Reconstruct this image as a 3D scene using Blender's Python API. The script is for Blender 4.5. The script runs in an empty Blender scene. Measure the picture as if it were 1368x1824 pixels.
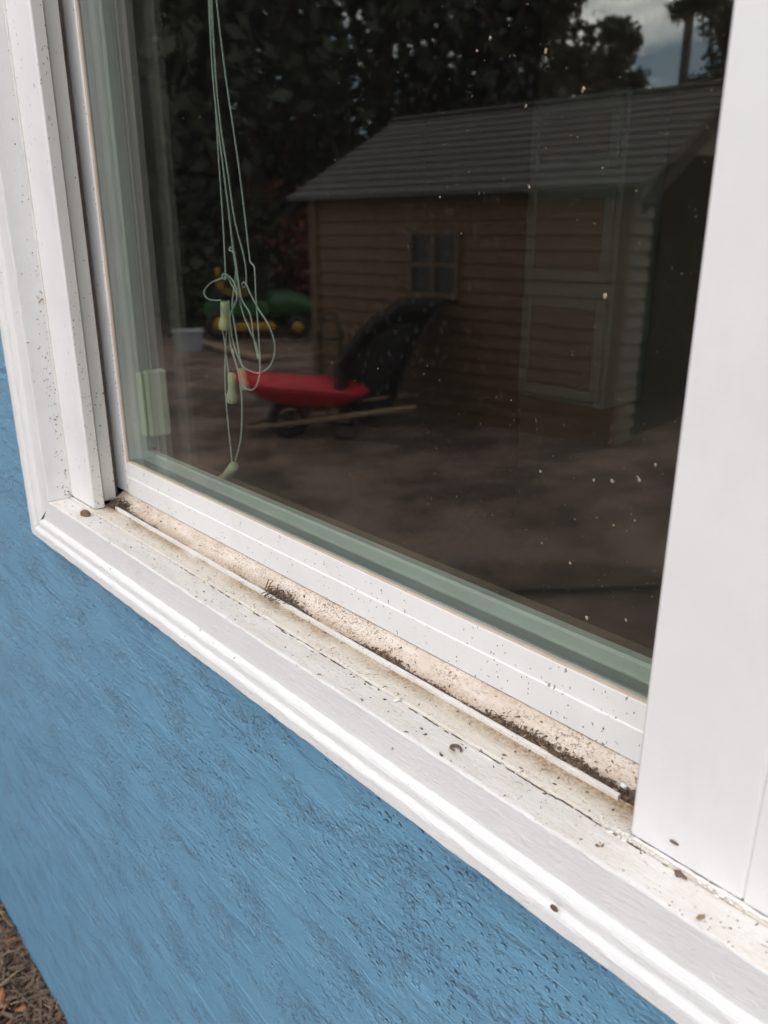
import bpy, math, random
import numpy as np
from mathutils import Vector, Matrix, noise as mnoise

SC = bpy.context.scene
COL = SC.collection
R = math.radians

# ------------------------------------------------------------------ camera
CAM = Vector((0.0, -0.31, 1.60))
RIGHT = Vector((0.66091735, 0.75045792, -0.00108105))
DOWN = Vector((0.24656265, -0.21850424, -0.94417306))
FWD = Vector((-0.70879836, 0.6237538, -0.32944813))
FPX = 1423.1            # focal length in photograph pixels (1368 x 1824)
cam = bpy.data.cameras.new('camera')
co = bpy.data.objects.new('camera', cam)
COL.objects.link(co)
m = Matrix.Identity(4)
for i in range(3):
    m[i][0] = RIGHT[i]; m[i][1] = -DOWN[i]; m[i][2] = -FWD[i]; m[i][3] = CAM[i]
co.matrix_world = m
cam.sensor_fit = 'VERTICAL'
cam.sensor_height = 36.0
cam.lens = FPX / 1824 * 36.0
cam.clip_start = 0.02
cam.clip_end = 600
cam.dof.use_dof = True
cam.dof.focus_distance = 0.62
cam.dof.aperture_fstop = 11.0
SC.camera = co

# ------------------------------------------------------------------ sky and sun
SUN_DIR = Vector((0.10, -0.68, 0.72)).normalized()     # towards the sun
w = bpy.data.worlds.new('World'); SC.world = w; w.use_nodes = True
nt = w.node_tree; nt.nodes.clear()
def N(nt, typ, **kw):
    n = nt.nodes.new(typ)
    for k, v in kw.items():
        setattr(n, k, v)
    return n
out = N(nt, 'ShaderNodeOutputWorld'); bg = N(nt, 'ShaderNodeBackground')
sky = N(nt, 'ShaderNodeTexSky', sky_type='NISHITA', sun_disc=False)
sky.sun_elevation = math.asin(SUN_DIR.z)
sky.sun_rotation = math.atan2(SUN_DIR.x, SUN_DIR.y)
sky.air_density = 1.0; sky.dust_density = 0.8
tc = N(nt, 'ShaderNodeTexCoord')
mp = N(nt, 'ShaderNodeMapping'); mp.inputs['Scale'].default_value = (1, 1, 2.2); mp.inputs['Location'].default_value = (0.35, 0.1, 0.2)
nz = N(nt, 'ShaderNodeTexNoise'); nz.inputs['Scale'].default_value = 5.0; nz.inputs['Detail'].default_value = 9; nz.inputs['Roughness'].default_value = 0.55
rp = N(nt, 'ShaderNodeValToRGB'); rp.color_ramp.elements[0].position = 0.45; rp.color_ramp.elements[1].position = 0.64
mx = N(nt, 'ShaderNodeMix', data_type='RGBA')
mx.inputs['B'].default_value = (30.0, 29.0, 28.2, 1)
nt.links.new(tc.outputs['Generated'], mp.inputs['Vector']); nt.links.new(mp.outputs[0], nz.inputs['Vector'])
nt.links.new(nz.outputs['Fac'], rp.inputs['Fac']); nt.links.new(rp.outputs['Color'], mx.inputs['Factor'])
nt.links.new(sky.outputs[0], mx.inputs['A']); nt.links.new(mx.outputs['Result'], bg.inputs['Color'])
bg.inputs['Strength'].default_value = 0.15
nt.links.new(bg.outputs[0], out.inputs['Surface'])

sl = bpy.data.lights.new('sun', 'SUN'); sl.energy = 0.95; sl.angle = R(22); sl.color = (1.0, 0.93, 0.84)
so = bpy.data.objects.new('sun', sl); COL.objects.link(so)
so.rotation_euler = SUN_DIR.to_track_quat('Z', 'Y').to_euler()

SC.view_settings.view_transform = 'Standard'
SC.view_settings.look = 'None'
SC.view_settings.gamma = 1.0
SC.view_settings.exposure = -0.12
SC.render.engine = 'CYCLES'
SC.cycles.use_denoising = True
SC.cycles.max_bounces = 10
SC.cycles.transparent_max_bounces = 24
SC.cycles.glossy_bounces = 6
SC.cycles.sample_clamp_indirect = 6.0
SC.cycles.caustics_reflective = False

# ------------------------------------------------------------------ helpers
rng = random.Random(7)
nrng = np.random.default_rng(11)

def ray(px, py):
    d = RIGHT * (px - 684) + DOWN * (py - 912) + FWD * FPX
    return d.normalized()
def at(px, py, axis, val):
    d = ray(px, py); t = (val - CAM[axis]) / d[axis]
    return CAM + d * t
GLASS_Y = 0.064
def mir(v):                     # where the thing stands whose mirror image is seen at v
    return Vector((v[0], 2 * GLASS_Y - v[1], v[2]))
def yard(px, py, dist):         # point in the yard seen mirrored in the glass, at a horizontal distance
    d = ray(px, py); t = dist / math.hypot(d.x, d.y)
    return mir(CAM + d * t)

def tag(o, label=None, cat=None, group=None, kind=None):
    if label: o['label'] = label
    if cat: o['category'] = cat
    if group: o['group'] = group
    if kind: o['kind'] = kind
    return o
def empty(name, loc=(0, 0, 0), rz=0.0):
    o = bpy.data.objects.new(name, None); COL.objects.link(o)
    o.location = loc; o.rotation_euler = (0, 0, rz); o.empty_display_size = 0.05
    return o
def obj(name, verts, faces, mat, parent=None, smooth=False):
    me = bpy.data.meshes.new(name)
    me.from_pydata([tuple(v) for v in verts], [], faces)
    me.validate(); me.update()
    if smooth:
        me.polygons.foreach_set('use_smooth', [True] * len(me.polygons))
    if mat: me.materials.append(mat)
    o = bpy.data.objects.new(name, me); COL.objects.link(o)
    if parent: o.parent = parent
    return o
class MB:
    def __init__(s): s.v = []; s.f = []
    def add(s, v, f):
        b = len(s.v); s.v += [tuple(q) for q in v]; s.f += [tuple(i + b for i in q) for q in f]; return s
    def box(s, x0, x1, y0, y1, z0, z1, bev=0.0):
        if bev <= 0:
            v = [(x, y, z) for z in (z0, z1) for y in (y0, y1) for x in (x0, x1)]
            f = [(0, 2, 3, 1), (4, 5, 7, 6), (0, 1, 5, 4), (2, 6, 7, 3), (0, 4, 6, 2), (1, 3, 7, 5)]
            return s.add(v, f)
        b = min(bev, (x1 - x0) * .45, (y1 - y0) * .45, (z1 - z0) * .45)
        v = []; idx = {}
        for cx in (0, 1):
            for cy in (0, 1):
                for cz in (0, 1):
                    X = (x0, x1)[cx]; Y = (y0, y1)[cy]; Z = (z0, z1)[cz]
                    sx = (b, -b)[cx]; sy = (b, -b)[cy]; sz = (b, -b)[cz]
                    idx[(cx, cy, cz, 'x')] = len(v); v.append((X, Y + sy, Z + sz))
                    idx[(cx, cy, cz, 'y')] = len(v); v.append((X + sx, Y, Z + sz))
                    idx[(cx, cy, cz, 'z')] = len(v); v.append((X + sx, Y + sy, Z))
        f = []
        q = lambda a, b_, c, k: idx[(a, b_, c, k)]
        for a in (0, 1):
            f.append((q(a, 0, 0, 'x'), q(a, 1, 0, 'x'), q(a, 1, 1, 'x'), q(a, 0, 1, 'x')))
            f.append((q(0, a, 0, 'y'), q(0, a, 1, 'y'), q(1, a, 1, 'y'), q(1, a, 0, 'y')))
            f.append((q(0, 0, a, 'z'), q(1, 0, a, 'z'), q(1, 1, a, 'z'), q(0, 1, a, 'z')))
        for a in (0, 1):
            for c in (0, 1):
                f.append((q(a, c, 0, 'x'), q(a, c, 0, 'y'), q(a, c, 1, 'y'), q(a, c, 1, 'x')))
                f.append((q(a, 0, c, 'x'), q(a, 0, c, 'z'), q(a, 1, c, 'z'), q(a, 1, c, 'x')))
                f.append((q(0, a, c, 'y'), q(0, a, c, 'z'), q(1, a, c, 'z'), q(1, a, c, 'y')))
        for k in ((a, c, d) for a in (0, 1) for c in (0, 1) for d in (0, 1)):
            f.append((idx[k + ('x',)], idx[k + ('y',)], idx[k + ('z',)]))
        return s.add(v, f)
    def tube(s, pts, r, n=8, cap=True):
        pts = [Vector(p) for p in pts]; k = len(pts)
        rs = r if isinstance(r, (list, tuple)) else [r] * k
        v = []; ref = None
        for i, p in enumerate(pts):
            t = (pts[min(i + 1, k - 1)] - pts[max(i - 1, 0)])
            t = t.normalized() if t.length > 1e-9 else Vector((0, 0, 1))
            if ref is None:
                ref = Vector((0, 0, 1)) if abs(t.z) < .9 else Vector((1, 0, 0))
            a = (ref - t * ref.dot(t))
            a = a.normalized() if a.length > 1e-6 else t.orthogonal().normalized()
            ref = a; b = t.cross(a)
            for j in range(n):
                q = 2 * math.pi * j / n
                v.append(p + (a * math.cos(q) + b * math.sin(q)) * rs[i])
        f = [(i * n + j, i * n + (j + 1) % n, (i + 1) * n + (j + 1) % n, (i + 1) * n + j) for i in range(k - 1) for j in range(n)]
        if cap:
            f.append(tuple(reversed(range(n)))); f.append(tuple((k - 1) * n + j for j in range(n)))
        return s.add(v, f)
    def build(s, name, mat, parent=None, smooth=False):
        return obj(name, s.v, s.f, mat, parent, smooth)
def catmull(pts, sub=8):
    P = [Vector(p) for p in pts]; P = [P[0] * 2 - P[1]] + P + [P[-1] * 2 - P[-2]]; o = []
    for i in range(1, len(P) - 2):
        for k in range(sub):
            t = k / sub; a, b, c, d = P[i - 1], P[i], P[i + 1], P[i + 2]
            o.append(0.5 * ((2 * b) + (c - a) * t + (2 * a - 5 * b + 4 * c - d) * t * t + (3 * b - a - 3 * c + d) * t ** 3))
    o.append(P[-2]); return o
def fnoise(x, y=0.0, z=0.0): return mnoise.noise(Vector((x, y, z)))

# ------------------------------------------------------------------ materials
def mat(name):
    m = bpy.data.materials.new(name); m.use_nodes = True
    nt = m.node_tree; p = nt.nodes['Principled BSDF']
    return m, nt, p
def L(nt, a, b): nt.links.new(a, b)
def coords(nt, scale=(1, 1, 1), rot=(0, 0, 0), loc=(0, 0, 0), kind='Object'):
    t = N(nt, 'ShaderNodeTexCoord'); q = N(nt, 'ShaderNodeMapping')
    q.inputs['Scale'].default_value = scale; q.inputs['Rotation'].default_value = rot; q.inputs['Location'].default_value = loc
    L(nt, t.outputs[kind], q.inputs['Vector']); return q.outputs['Vector']
def noise(nt, vec, scale, detail=4, rough=.55):
    n = N(nt, 'ShaderNodeTexNoise'); n.inputs['Scale'].default_value = scale
    n.inputs['Detail'].default_value = detail; n.inputs['Roughness'].default_value = rough
    if vec is not None: L(nt, vec, n.inputs['Vector'])
    return n.outputs['Fac']
def vor(nt, vec, scale, rand=1.0, what='Distance'):
    n = N(nt, 'ShaderNodeTexVoronoi'); n.inputs['Scale'].default_value = scale; n.inputs['Randomness'].default_value = rand
    L(nt, vec, n.inputs['Vector']); return n
def ramp(nt, fac, a, b, ca=(0, 0, 0, 1), cb=(1, 1, 1, 1)):
    n = N(nt, 'ShaderNodeValToRGB'); e = n.color_ramp.elements
    if a <= b:
        e[0].position = a; e[1].position = b; e[0].color = ca; e[1].color = cb
    else:
        e[0].position = b; e[1].position = a; e[0].color = cb; e[1].color = ca
    L(nt, fac, n.inputs['Fac']); return n.outputs['Color']
def math_(nt, op, a, b=None, clamp=False):
    n = N(nt, 'ShaderNodeMath', operation=op); n.use_clamp = clamp
    for i, q in enumerate((a, b)):
        if q is None: continue
        if isinstance(q, (int, float)): n.inputs[i].default_value = q
        else: L(nt, q, n.inputs[i])
    return n.outputs[0]
def mixc(nt, fac, a, b, blend='MIX'):
    n = N(nt, 'ShaderNodeMix', data_type='RGBA', blend_type=blend)
    for s, q in (('Factor', fac), ('A', a), ('B', b)):
        if isinstance(q, (int, float)): n.inputs[s].default_value = q
        elif isinstance(q, tuple): n.inputs[s].default_value = q if len(q) == 4 else q + (1,)
        else: L(nt, q, n.inputs[s])
    return n.outputs['Result']
def bump(nt, h, dist, strength=1.0, normal=None):
    n = N(nt, 'ShaderNodeBump'); n.inputs['Distance'].default_value = dist; n.inputs['Strength'].default_value = strength
    L(nt, h, n.inputs['Height'])
    if normal is not None: L(nt, normal, n.inputs['Normal'])
    return n.outputs['Normal']

def specks(nt, vec, scale, size, keep, cluster_scale, cluster_lo, cluster_hi):
    """small irregular flecks of dirt: a mask"""
    wn = N(nt, 'ShaderNodeTexNoise'); wn.inputs['Scale'].default_value = scale * 1.7; wn.inputs['Detail'].default_value = 2
    L(nt, vec, wn.inputs['Vector'])
    off = N(nt, 'ShaderNodeVectorMath', operation='SCALE'); off.inputs['Scale'].default_value = 0.9 / scale
    L(nt, wn.outputs['Color'], off.inputs[0])
    ad = N(nt, 'ShaderNodeVectorMath', operation='ADD'); L(nt, vec, ad.inputs[0]); L(nt, off.outputs[0], ad.inputs[1])
    v = vor(nt, ad.outputs[0], scale)
    d = math_(nt, 'LESS_THAN', v.outputs['Distance'], size)
    sep = N(nt, 'ShaderNodeSeparateColor'); L(nt, v.outputs['Color'], sep.inputs[0])
    k = math_(nt, 'LESS_THAN', sep.outputs[0], keep)
    c = ramp(nt, noise(nt, vec, cluster_scale, 3), cluster_lo, cluster_hi)
    return math_(nt, 'MULTIPLY', math_(nt, 'MULTIPLY', d, k), c)

def vinyl(name, base=(.785, .785, .775), dirt=0.5, tint=None, grime=(.22, .15, .10)):
    m, nt, p = mat(name); vec = coords(nt)
    c = mixc(nt, ramp(nt, noise(nt, vec, 14, 5), .35, .75), base, tuple(x * .93 for x in base))
    smear = ramp(nt, noise(nt, coords(nt, (1, 1, .35), loc=(9, 4, 2)), 34, 6, .7), .52, .72)
    c = mixc(nt, math_(nt, 'MULTIPLY', smear, .22), c, tuple(x * k for x, k in zip(base, (.80, .78, .74))))
    if dirt > 0:
        s1 = specks(nt, coords(nt, (1, 1, .55)), 260, .22, .20 * dirt + .05, 9, .42, .62)
        c = mixc(nt, math_(nt, 'MULTIPLY', s1, .8), c, grime)
        s2 = specks(nt, coords(nt, (1, 1, .7), loc=(3, 1, 2)), 120, .15, .10 * dirt, 6, .45, .6)
        c = mixc(nt, math_(nt, 'MULTIPLY', s2, .85), c, (.10, .06, .04))
    if tint: c = mixc(nt, ramp(nt, noise(nt, vec, 30, 6, .7), .3, .75), c, tint)
    L(nt, c, p.inputs['Base Color'])
    p.inputs['Roughness'].default_value = .38
    L(nt, bump(nt, noise(nt, vec, 700, 2), .00006), p.inputs['Normal'])
    return m

M = {}
M['vinyl'] = vinyl('white_vinyl', dirt=.35)
M['vinyl_jamb'] = vinyl('jamb_vinyl', base=(.74, .735, .69), dirt=.9)
M['vinyl_clean'] = vinyl('clean_vinyl', base=(.79, .79, .785), dirt=-.21)
M['vinyl_tan'] = vinyl('tan_stained_vinyl', base=(.62, .53, .43), dirt=.8, tint=(.50, .40, .31))

# painted wood: brush strokes along the board
def paint_wood(name, axis, base=(.76, .76, .75), dirty=False):
    m, nt, p = mat(name)
    sc = (1.0, 6.0, 6.0) if axis == 'x' else (6.0, 6.0, 1.0)
    vec = coords(nt, sc); v0 = coords(nt)
    h = math_(nt, 'ADD', math_(nt, 'MULTIPLY', noise(nt, vec, 60, 6, .65), .7), math_(nt, 'MULTIPLY', noise(nt, vec, 240, 4, .6), .25))
    lump = ramp(nt, noise(nt, v0, 130, 3, .6), .58, .78)
    h2 = math_(nt, 'ADD', h, math_(nt, 'MULTIPLY', lump, .35))
    c = mixc(nt, ramp(nt, noise(nt, v0, 20, 4), .4, .7), base, tuple(x * .955 for x in base))
    s = specks(nt, v0, 150, .17, .06, 8, .45, .6)
    c = mixc(nt, math_(nt, 'MULTIPLY', s, .75), c, (.2, .14, .1))
    L(nt, c, p.inputs['Base Color']); p.inputs['Roughness'].default_value = .42
    L(nt, bump(nt, h2, .0011, .85), p.inputs['Normal'])
    return m
M['wood_x'] = paint_wood('white_paint_brushed', 'x')
M['wood_z'] = paint_wood('white_paint_brushed_upright', 'z')

# weathered ledge and sill: cream with grime
def sill_mat(name, base, stain, amount, band=None, specky=0.0):
    m, nt, p = mat(name); v = coords(nt); vs = coords(nt, (1, 3.5, 3.5))
    c = mixc(nt, ramp(nt, noise(nt, vs, 28, 6, .65), .38, .72), base, stain)
    gr = ramp(nt, noise(nt, coords(nt, (1, 4, 4), loc=(5, 2, 1)), 60, 7, .75), .56 - amount * .08, .74)
    c = mixc(nt, math_(nt, 'MULTIPLY', gr, .45 * amount), c, (.36, .26, .15))
    if band:
        sp = N(nt, 'ShaderNodeSeparateXYZ'); L(nt, v, sp.inputs[0])
        wob = math_(nt, 'ADD', sp.outputs['Y'], math_(nt, 'MULTIPLY', math_(nt, 'SUBTRACT', noise(nt, v, 40, 5, .7), .5), .012))
        mr = N(nt, 'ShaderNodeMapRange'); mr.inputs['From Min'].default_value = band[0]; mr.inputs['From Max'].default_value = band[1]
        L(nt, wob, mr.inputs['Value'])
        patch = ramp(nt, noise(nt, coords(nt, (1, 2, 2), loc=(1.3, 0, 0)), 13, 4), .30, .52)
        b = math_(nt, 'MULTIPLY', mr.outputs[0], patch)
        b = math_(nt, 'MULTIPLY', b, math_(nt, 'ADD', .50, math_(nt, 'MULTIPLY', ramp(nt, noise(nt, v, 420, 4, .7), .4, .6), .50)))
        c = mixc(nt, math_(nt, 'MULTIPLY', b, 1.0, True), c, (.32, .195, .085))
    if specky:
        g = ramp(nt, noise(nt, coords(nt, (.8, 1, 1), loc=(2, 7, 1)), 560, 5, .75), .51, .60)
        g = math_(nt, 'MULTIPLY', g, ramp(nt, noise(nt, v, 26, 4, .65), .34, .62))
        c = mixc(nt, math_(nt, 'MULTIPLY', g, .75 * specky), c, (.22, .145, .085))
    s = specks(nt, v, 420, .24, .35, 14, .42, .60)
    c = mixc(nt, math_(nt, 'MULTIPLY', s, .8), c, (.16, .10, .06))
    s = specks(nt, coords(nt, (.6, 1, 1), loc=(4, 0, 0)), 190, .16, .16, 9, .42, .58)
    c = mixc(nt, math_(nt, 'MULTIPLY', s, .85), c, (.12, .075, .05))
    L(nt, c, p.inputs['Base Color']); p.inputs['Roughness'].default_value = .55
    h = math_(nt, 'ADD', noise(nt, coords(nt, (1, 5, 5)), 90, 6, .65), math_(nt, 'MULTIPLY', noise(nt, v, 500, 3), .3))
    L(nt, bump(nt, h, .0007), p.inputs['Normal'])
    return m
M['ledge'] = sill_mat('weathered_ledge_paint', (.79, .765, .73), (.71, .66, .60), .3, specky=.25)
M['sill'] = sill_mat('stained_sill_vinyl', (.79, .745, .655), (.74, .67, .55), .35, specky=.5, band=(.0205, .0325))
M['track'] = sill_mat('peach_stained_track', (.74, .655, .57), (.60, .49, .39), .9, specky=1.35, band=(.0530, .0400))

# blue trowelled stucco
m, nt, p = mat('blue_stucco'); v = coords(nt)
TILT = (0, R(8), 0)
def warp(vec, scale, amt):
    n_ = N(nt, 'ShaderNodeTexNoise'); n_.inputs['Scale'].default_value = scale; n_.inputs['Detail'].default_value = 2; L(nt, vec, n_.inputs['Vector'])
    q = N(nt, 'ShaderNodeVectorMath', operation='SCALE'); q.inputs['Scale'].default_value = amt; L(nt, n_.outputs['Color'], q.inputs[0])
    a = N(nt, 'ShaderNodeVectorMath', operation='ADD'); L(nt, vec, a.inputs[0]); L(nt, q.outputs[0], a.inputs[1]); return a.outputs[0]
wv = warp(coords(nt, (1, 1, 1.2), TILT), 120, .0025)
def pitset(scale, keep, lo, hi):
    vo = vor(nt, wv, scale); se = N(nt, 'ShaderNodeSeparateColor'); L(nt, vo.outputs['Color'], se.inputs[0])
    return math_(nt, 'MULTIPLY', ramp(nt, vo.outputs['Distance'], hi, lo), math_(nt, 'LESS_THAN', se.outputs[0], keep))
wb_ = warp(coords(nt, (.9, 1, 1.8), TILT, (.7, 0, .4)), 30, .035)
plate = ramp(nt, noise(nt, wb_, 8.5, 5, .60), .40, .52)              # smooth trowelled islands
plate2 = ramp(nt, noise(nt, warp(coords(nt, (.75, 1, 2.8), (0, R(11), 0), (4.1, 0, 2.2)), 40, .02), 12, 4, .55), .53, .59)
rough = math_(nt, 'SUBTRACT', 1.0, plate, True)
pit = math_(nt, 'MULTIPLY', math_(nt, 'ADD', pitset(150, .60, .06, .36), math_(nt, 'MULTIPLY', pitset(270, .50, .05, .30), .6)), math_(nt, 'ADD', rough, .04))
lumpy = ramp(nt, noise(nt, coords(nt, (.9, 1, 1.7), TILT, (5.3, 0, 3.1)), 13, 4, .6), .46, .60)
crumb = math_(nt, 'MULTIPLY', math_(nt, 'ADD', ramp(nt, noise(nt, wv, 170, 4, .65), .50, .74), math_(nt, 'MULTIPLY', ramp(nt, noise(nt, wv, 70, 4, .65), .52, .70), .9)), math_(nt, 'ADD', math_(nt, 'MULTIPLY', lumpy, .95), .04))
broad = noise(nt, coords(nt, (1, 1, 1.6), TILT), 6, 3, .5)
mid = noise(nt, coords(nt, (1, 1, 1.9), TILT, (1, 0, 2)), 34, 4, .6)
lines = ramp(nt, noise(nt, coords(nt, (.8, 1, 16), (0, R(10), 0), (2, 0, 1)), 12, 2, .45), .63, .70)
fine = noise(nt, coords(nt, (1, 1, 1.6), TILT), 420, 4, .65)
h = math_(nt, 'MULTIPLY', broad, 1.6)
for a, k in ((mid, .30), (plate, .25), (plate2, .22), (pit, -.90), (crumb, .62), (lines, .11), (fine, .20)):
    h = math_(nt, 'ADD', h, math_(nt, 'MULTIPLY', a, k))
c = mixc(nt, ramp(nt, noise(nt, coords(nt, (1, 1, 3), TILT), 7, 5, .6), .3, .7), (.130, .302, .455), (.160, .350, .515))
c = mixc(nt, math_(nt, 'MULTIPLY', lines, .35), c, (.24, .44, .62))  # raised streaks lightened in colour, standing in for highlights
c = mixc(nt, math_(nt, 'MULTIPLY', crumb, .22), c, (.24, .46, .62))  # lit tops of the crumbs painted into the colour too
L(nt, c, p.inputs['Base Color'])
p.inputs['Roughness'].default_value = .38
L(nt, bump(nt, h, .0040), p.inputs['Normal'])
M['stucco'] = m

def simple(name, base, rough=.6, var=.12, scale=8, bumpd=0.0, metal=0.0, bscale=None):
    m, nt, p = mat(name); v = coords(nt)
    c = mixc(nt, ramp(nt, noise(nt, v, scale, 5), .3, .7), tuple(x * (1 - var) for x in base), tuple(min(1, x * (1 + var)) for x in base))
    L(nt, c, p.inputs['Base Color']); p.inputs['Roughness'].default_value = rough; p.inputs['Metallic'].default_value = metal
    if bumpd: L(nt, bump(nt, noise(nt, v, bscale or scale * 4, 4), bumpd), p.inputs['Normal'])
    return m
M['spacer'] = simple('grey_spacer_bar', (.06, .065, .068), .45)
M['spacer_bottom'] = simple('lighter_spacer_bar', (.24, .27, .25), .45)  # same bar in a lighter tone for the bottom run
M['gasket'] = simple('dark_gasket', (.035, .035, .035), .6)
M['groove'] = simple('brown_pile_strip', (.10, .065, .045), .9, .35, 60, .001)
M['cord'] = simple('braided_cord', (.50, .53, .50), .8, .25, 500)
M['tassel'] = simple('cream_plastic', (.62, .62, .40), .4, .04)
M['sensor'] = simple('aged_white_plastic', (.70, .72, .58), .4, .04)
M['caulk'] = simple('cracked_caulk', (.74, .72, .68), .6, .1, 60, .0008, bscale=400)
M['crack'] = simple('dark_joint', (.09, .06, .055), .9, .4, 200)
M['debris'] = simple('dry_debris', (.135, .092, .062), .9, .45, 180)
M['debris_light'] = simple('pale_debris', (.30, .21, .13), .9, .3, 120)
M['dead_leaf'] = simple('dead_leaf', (.30, .12, .055), .8, .3, 40)
M['bug'] = simple('brown_shell', (.15, .085, .05), .5, .3, 400, .0003)
M['flake'] = simple('white_paint_flake', (.78, .77, .75), .5, .05)
M['fleck'] = simple('dried_fleck', (.36, .30, .22), .8, .25, 90)
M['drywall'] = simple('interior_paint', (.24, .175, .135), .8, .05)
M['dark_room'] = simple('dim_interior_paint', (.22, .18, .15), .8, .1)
M['interior_floor'] = simple('brown_carpet', (.12, .09, .07), .9, .2, 30)
M['cabinet'] = simple('pale_cabinet_paint', (.34, .36, .32), .5, .04)
M['shed_wall'] = simple('tan_siding', (.180, .100, .052), .65, .08, 5, .002)
M['shed_gable'] = simple('grey_tan_siding', (.17, .13, .10), .65, .12, 5, .002)  # tan siding with the room's pale veil put into its colour
M['shed_trim'] = simple('tan_trim', (.16, .10, .058), .6, .1)
M['shed_roof'] = simple('grey_shingle', (.115, .100, .098), .85, .2, 9, .004)
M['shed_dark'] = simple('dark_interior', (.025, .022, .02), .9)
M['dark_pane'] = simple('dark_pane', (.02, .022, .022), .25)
M['red'] = simple('red_enamel', (.72, .035, .06), .25, .06)
M['black'] = simple('black_plastic', (.018, .015, .017), .45, .1)
M['steel'] = simple('galvanised_steel', (.35, .33, .31), .45, .1, metal=.4)
M['yellow'] = simple('yellow_paint', (.42, .25, .03), .4, .06)
M['green'] = simple('green_paint', (.03, .10, .035), .4, .06)
M['plank'] = simple('weathered_plank', (.36, .26, .17), .8, .15, 20)
M['tub'] = simple('grey_plastic', (.38, .40, .44), .5, .06)
M['terracotta'] = simple('terracotta_roof', (.34, .13, .08), .8, .15)
M['bark'] = simple('bark', (.085, .06, .045), .9, .35, 9, .02)
M['far_wall'] = simple('far_house_paint', (.45, .38, .32), .8, .08)
def leafmat(name, a, b):
    m, nt, p = mat(name); v = coords(nt)
    c = mixc(nt, ramp(nt, noise(nt, v, 1.4, 4), .35, .65), a, b)
    L(nt, c, p.inputs['Base Color']); p.inputs['Roughness'].default_value = .6
    return m
M['leaf'] = leafmat('dark_foliage', (.018, .022, .012), (.036, .044, .020))
M['leaf_brown'] = leafmat('brown_foliage', (.060, .050, .022), (.095, .075, .034))
M['leaf_pine'] = leafmat('pine_needles', (.028, .045, .024), (.050, .075, .036))
M['leaf_red'] = leafmat('red_foliage', (.12, .035, .022), (.18, .060, .030))
# ground
m, nt, p = mat('mulch_ground'); v = coords(nt)
c = mixc(nt, ramp(nt, noise(nt, v, 60, 6, .7), .35, .68), (.095, .064, .050), (.23, .160, .125))
c = mixc(nt, math_(nt, 'MULTIPLY', ramp(nt, noise(nt, v, 9, 6, .7), .42, .62), .6), c, (.085, .060, .048))
c = mixc(nt, math_(nt, 'MULTIPLY', ramp(nt, noise(nt, coords(nt, (1, 1, 1), loc=(2, 3, 0)), 1.1, 6, .65), .42, .58), .9), c, (.40, .28, .225))
L(nt, c, p.inputs['Base Color']); p.inputs['Roughness'].default_value = .95
L(nt, bump(nt, noise(nt, v, 45, 6, .7), .03), p.inputs['Normal'])
M['ground'] = m

# glass: Schlick reflection on every face, slightly green, with faint dried spots outside
def glass_mat(name, spots):
    m, nt, p = mat(name); nt.nodes.remove(p)
    o = nt.nodes['Material Output']
    lw = N(nt, 'ShaderNodeLayerWeight'); lw.inputs['Blend'].default_value = .5
    f5 = math_(nt, 'POWER', lw.outputs['Facing'], 5.0)
    f0 = .045 if spots else .060
    F = math_(nt, 'ADD', math_(nt, 'MULTIPLY', f5, 1 - f0), f0)
    tr = N(nt, 'ShaderNodeBsdfTransparent'); tr.inputs['Color'].default_value = (.905, .931, .912, 1)
    gl = N(nt, 'ShaderNodeBsdfGlossy'); gl.inputs['Roughness'].default_value = 0.02; gl.inputs['Color'].default_value = (1, .97, .95, 1) if spots else (1, .93, .88, 1)
    mx = N(nt, 'ShaderNodeMixShader'); L(nt, F, mx.inputs[0]); L(nt, tr.outputs[0], mx.inputs[1]); L(nt, gl.outputs[0], mx.inputs[2])
    last = mx.outputs[0]
    if spots:
        v = coords(nt)
        vo = vor(nt, v, 150); sep = N(nt, 'ShaderNodeSeparateColor'); L(nt, vo.outputs['Color'], sep.inputs[0])
        disc = ramp(nt, vo.outputs['Distance'], .40, .16)
        keep = math_(nt, 'LESS_THAN', sep.outputs[0], .26)
        cl = ramp(nt, noise(nt, v, 6, 3), .40, .66)
        s = math_(nt, 'MULTIPLY', math_(nt, 'MULTIPLY', disc, keep), cl)
        film = math_(nt, 'MULTIPLY', noise(nt, v, 3.5, 6, .7), .006)
        fac = math_(nt, 'ADD', math_(nt, 'MULTIPLY', s, .013), film)
        df = N(nt, 'ShaderNodeBsdfDiffuse'); df.inputs['Color'].default_value = (.7, .66, .62, 1)
        m2 = N(nt, 'ShaderNodeMixShader'); L(nt, fac, m2.inputs[0]); L(nt, last, m2.inputs[1]); L(nt, df.outputs[0], m2.inputs[2])
        last = m2.outputs[0]
    L(nt, last, o.inputs['Surface'])
    return m
M['glass_out'] = glass_mat('spotted_outer_glass', True)
M['glass_in'] = glass_mat('inner_glass', False)

# ================================================================== SETTING
# ground of the yard
gv = []; gf = []
xs = [-220, -80, -40] + [-30 + i * 1.5 for i in range(24)] + [8, 20, 60, 160]; ys = [-220, -80, -45] + [-30 + i * 1.5 for i in range(20)] + [-.6, 0.02]
for y in ys:
    for x in xs:
        hgt = 0.0 if y > -1 else .05 * fnoise(x * .35, y * .35, 3)
        gv.append((x, y, hgt))
nx = len(xs)
for j in range(len(ys) - 1):
    for i in range(nx - 1): gf.append((j * nx + i, j * nx + i + 1, (j + 1) * nx + i + 1, (j + 1) * nx + i))
g = obj('ground', gv, gf, M['ground'], smooth=True); tag(g, kind='structure')

# window measures
XL, XR = -0.944, 0.72            # inner edges of the casing
ZB, ZT = 1.2974, 2.26
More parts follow.
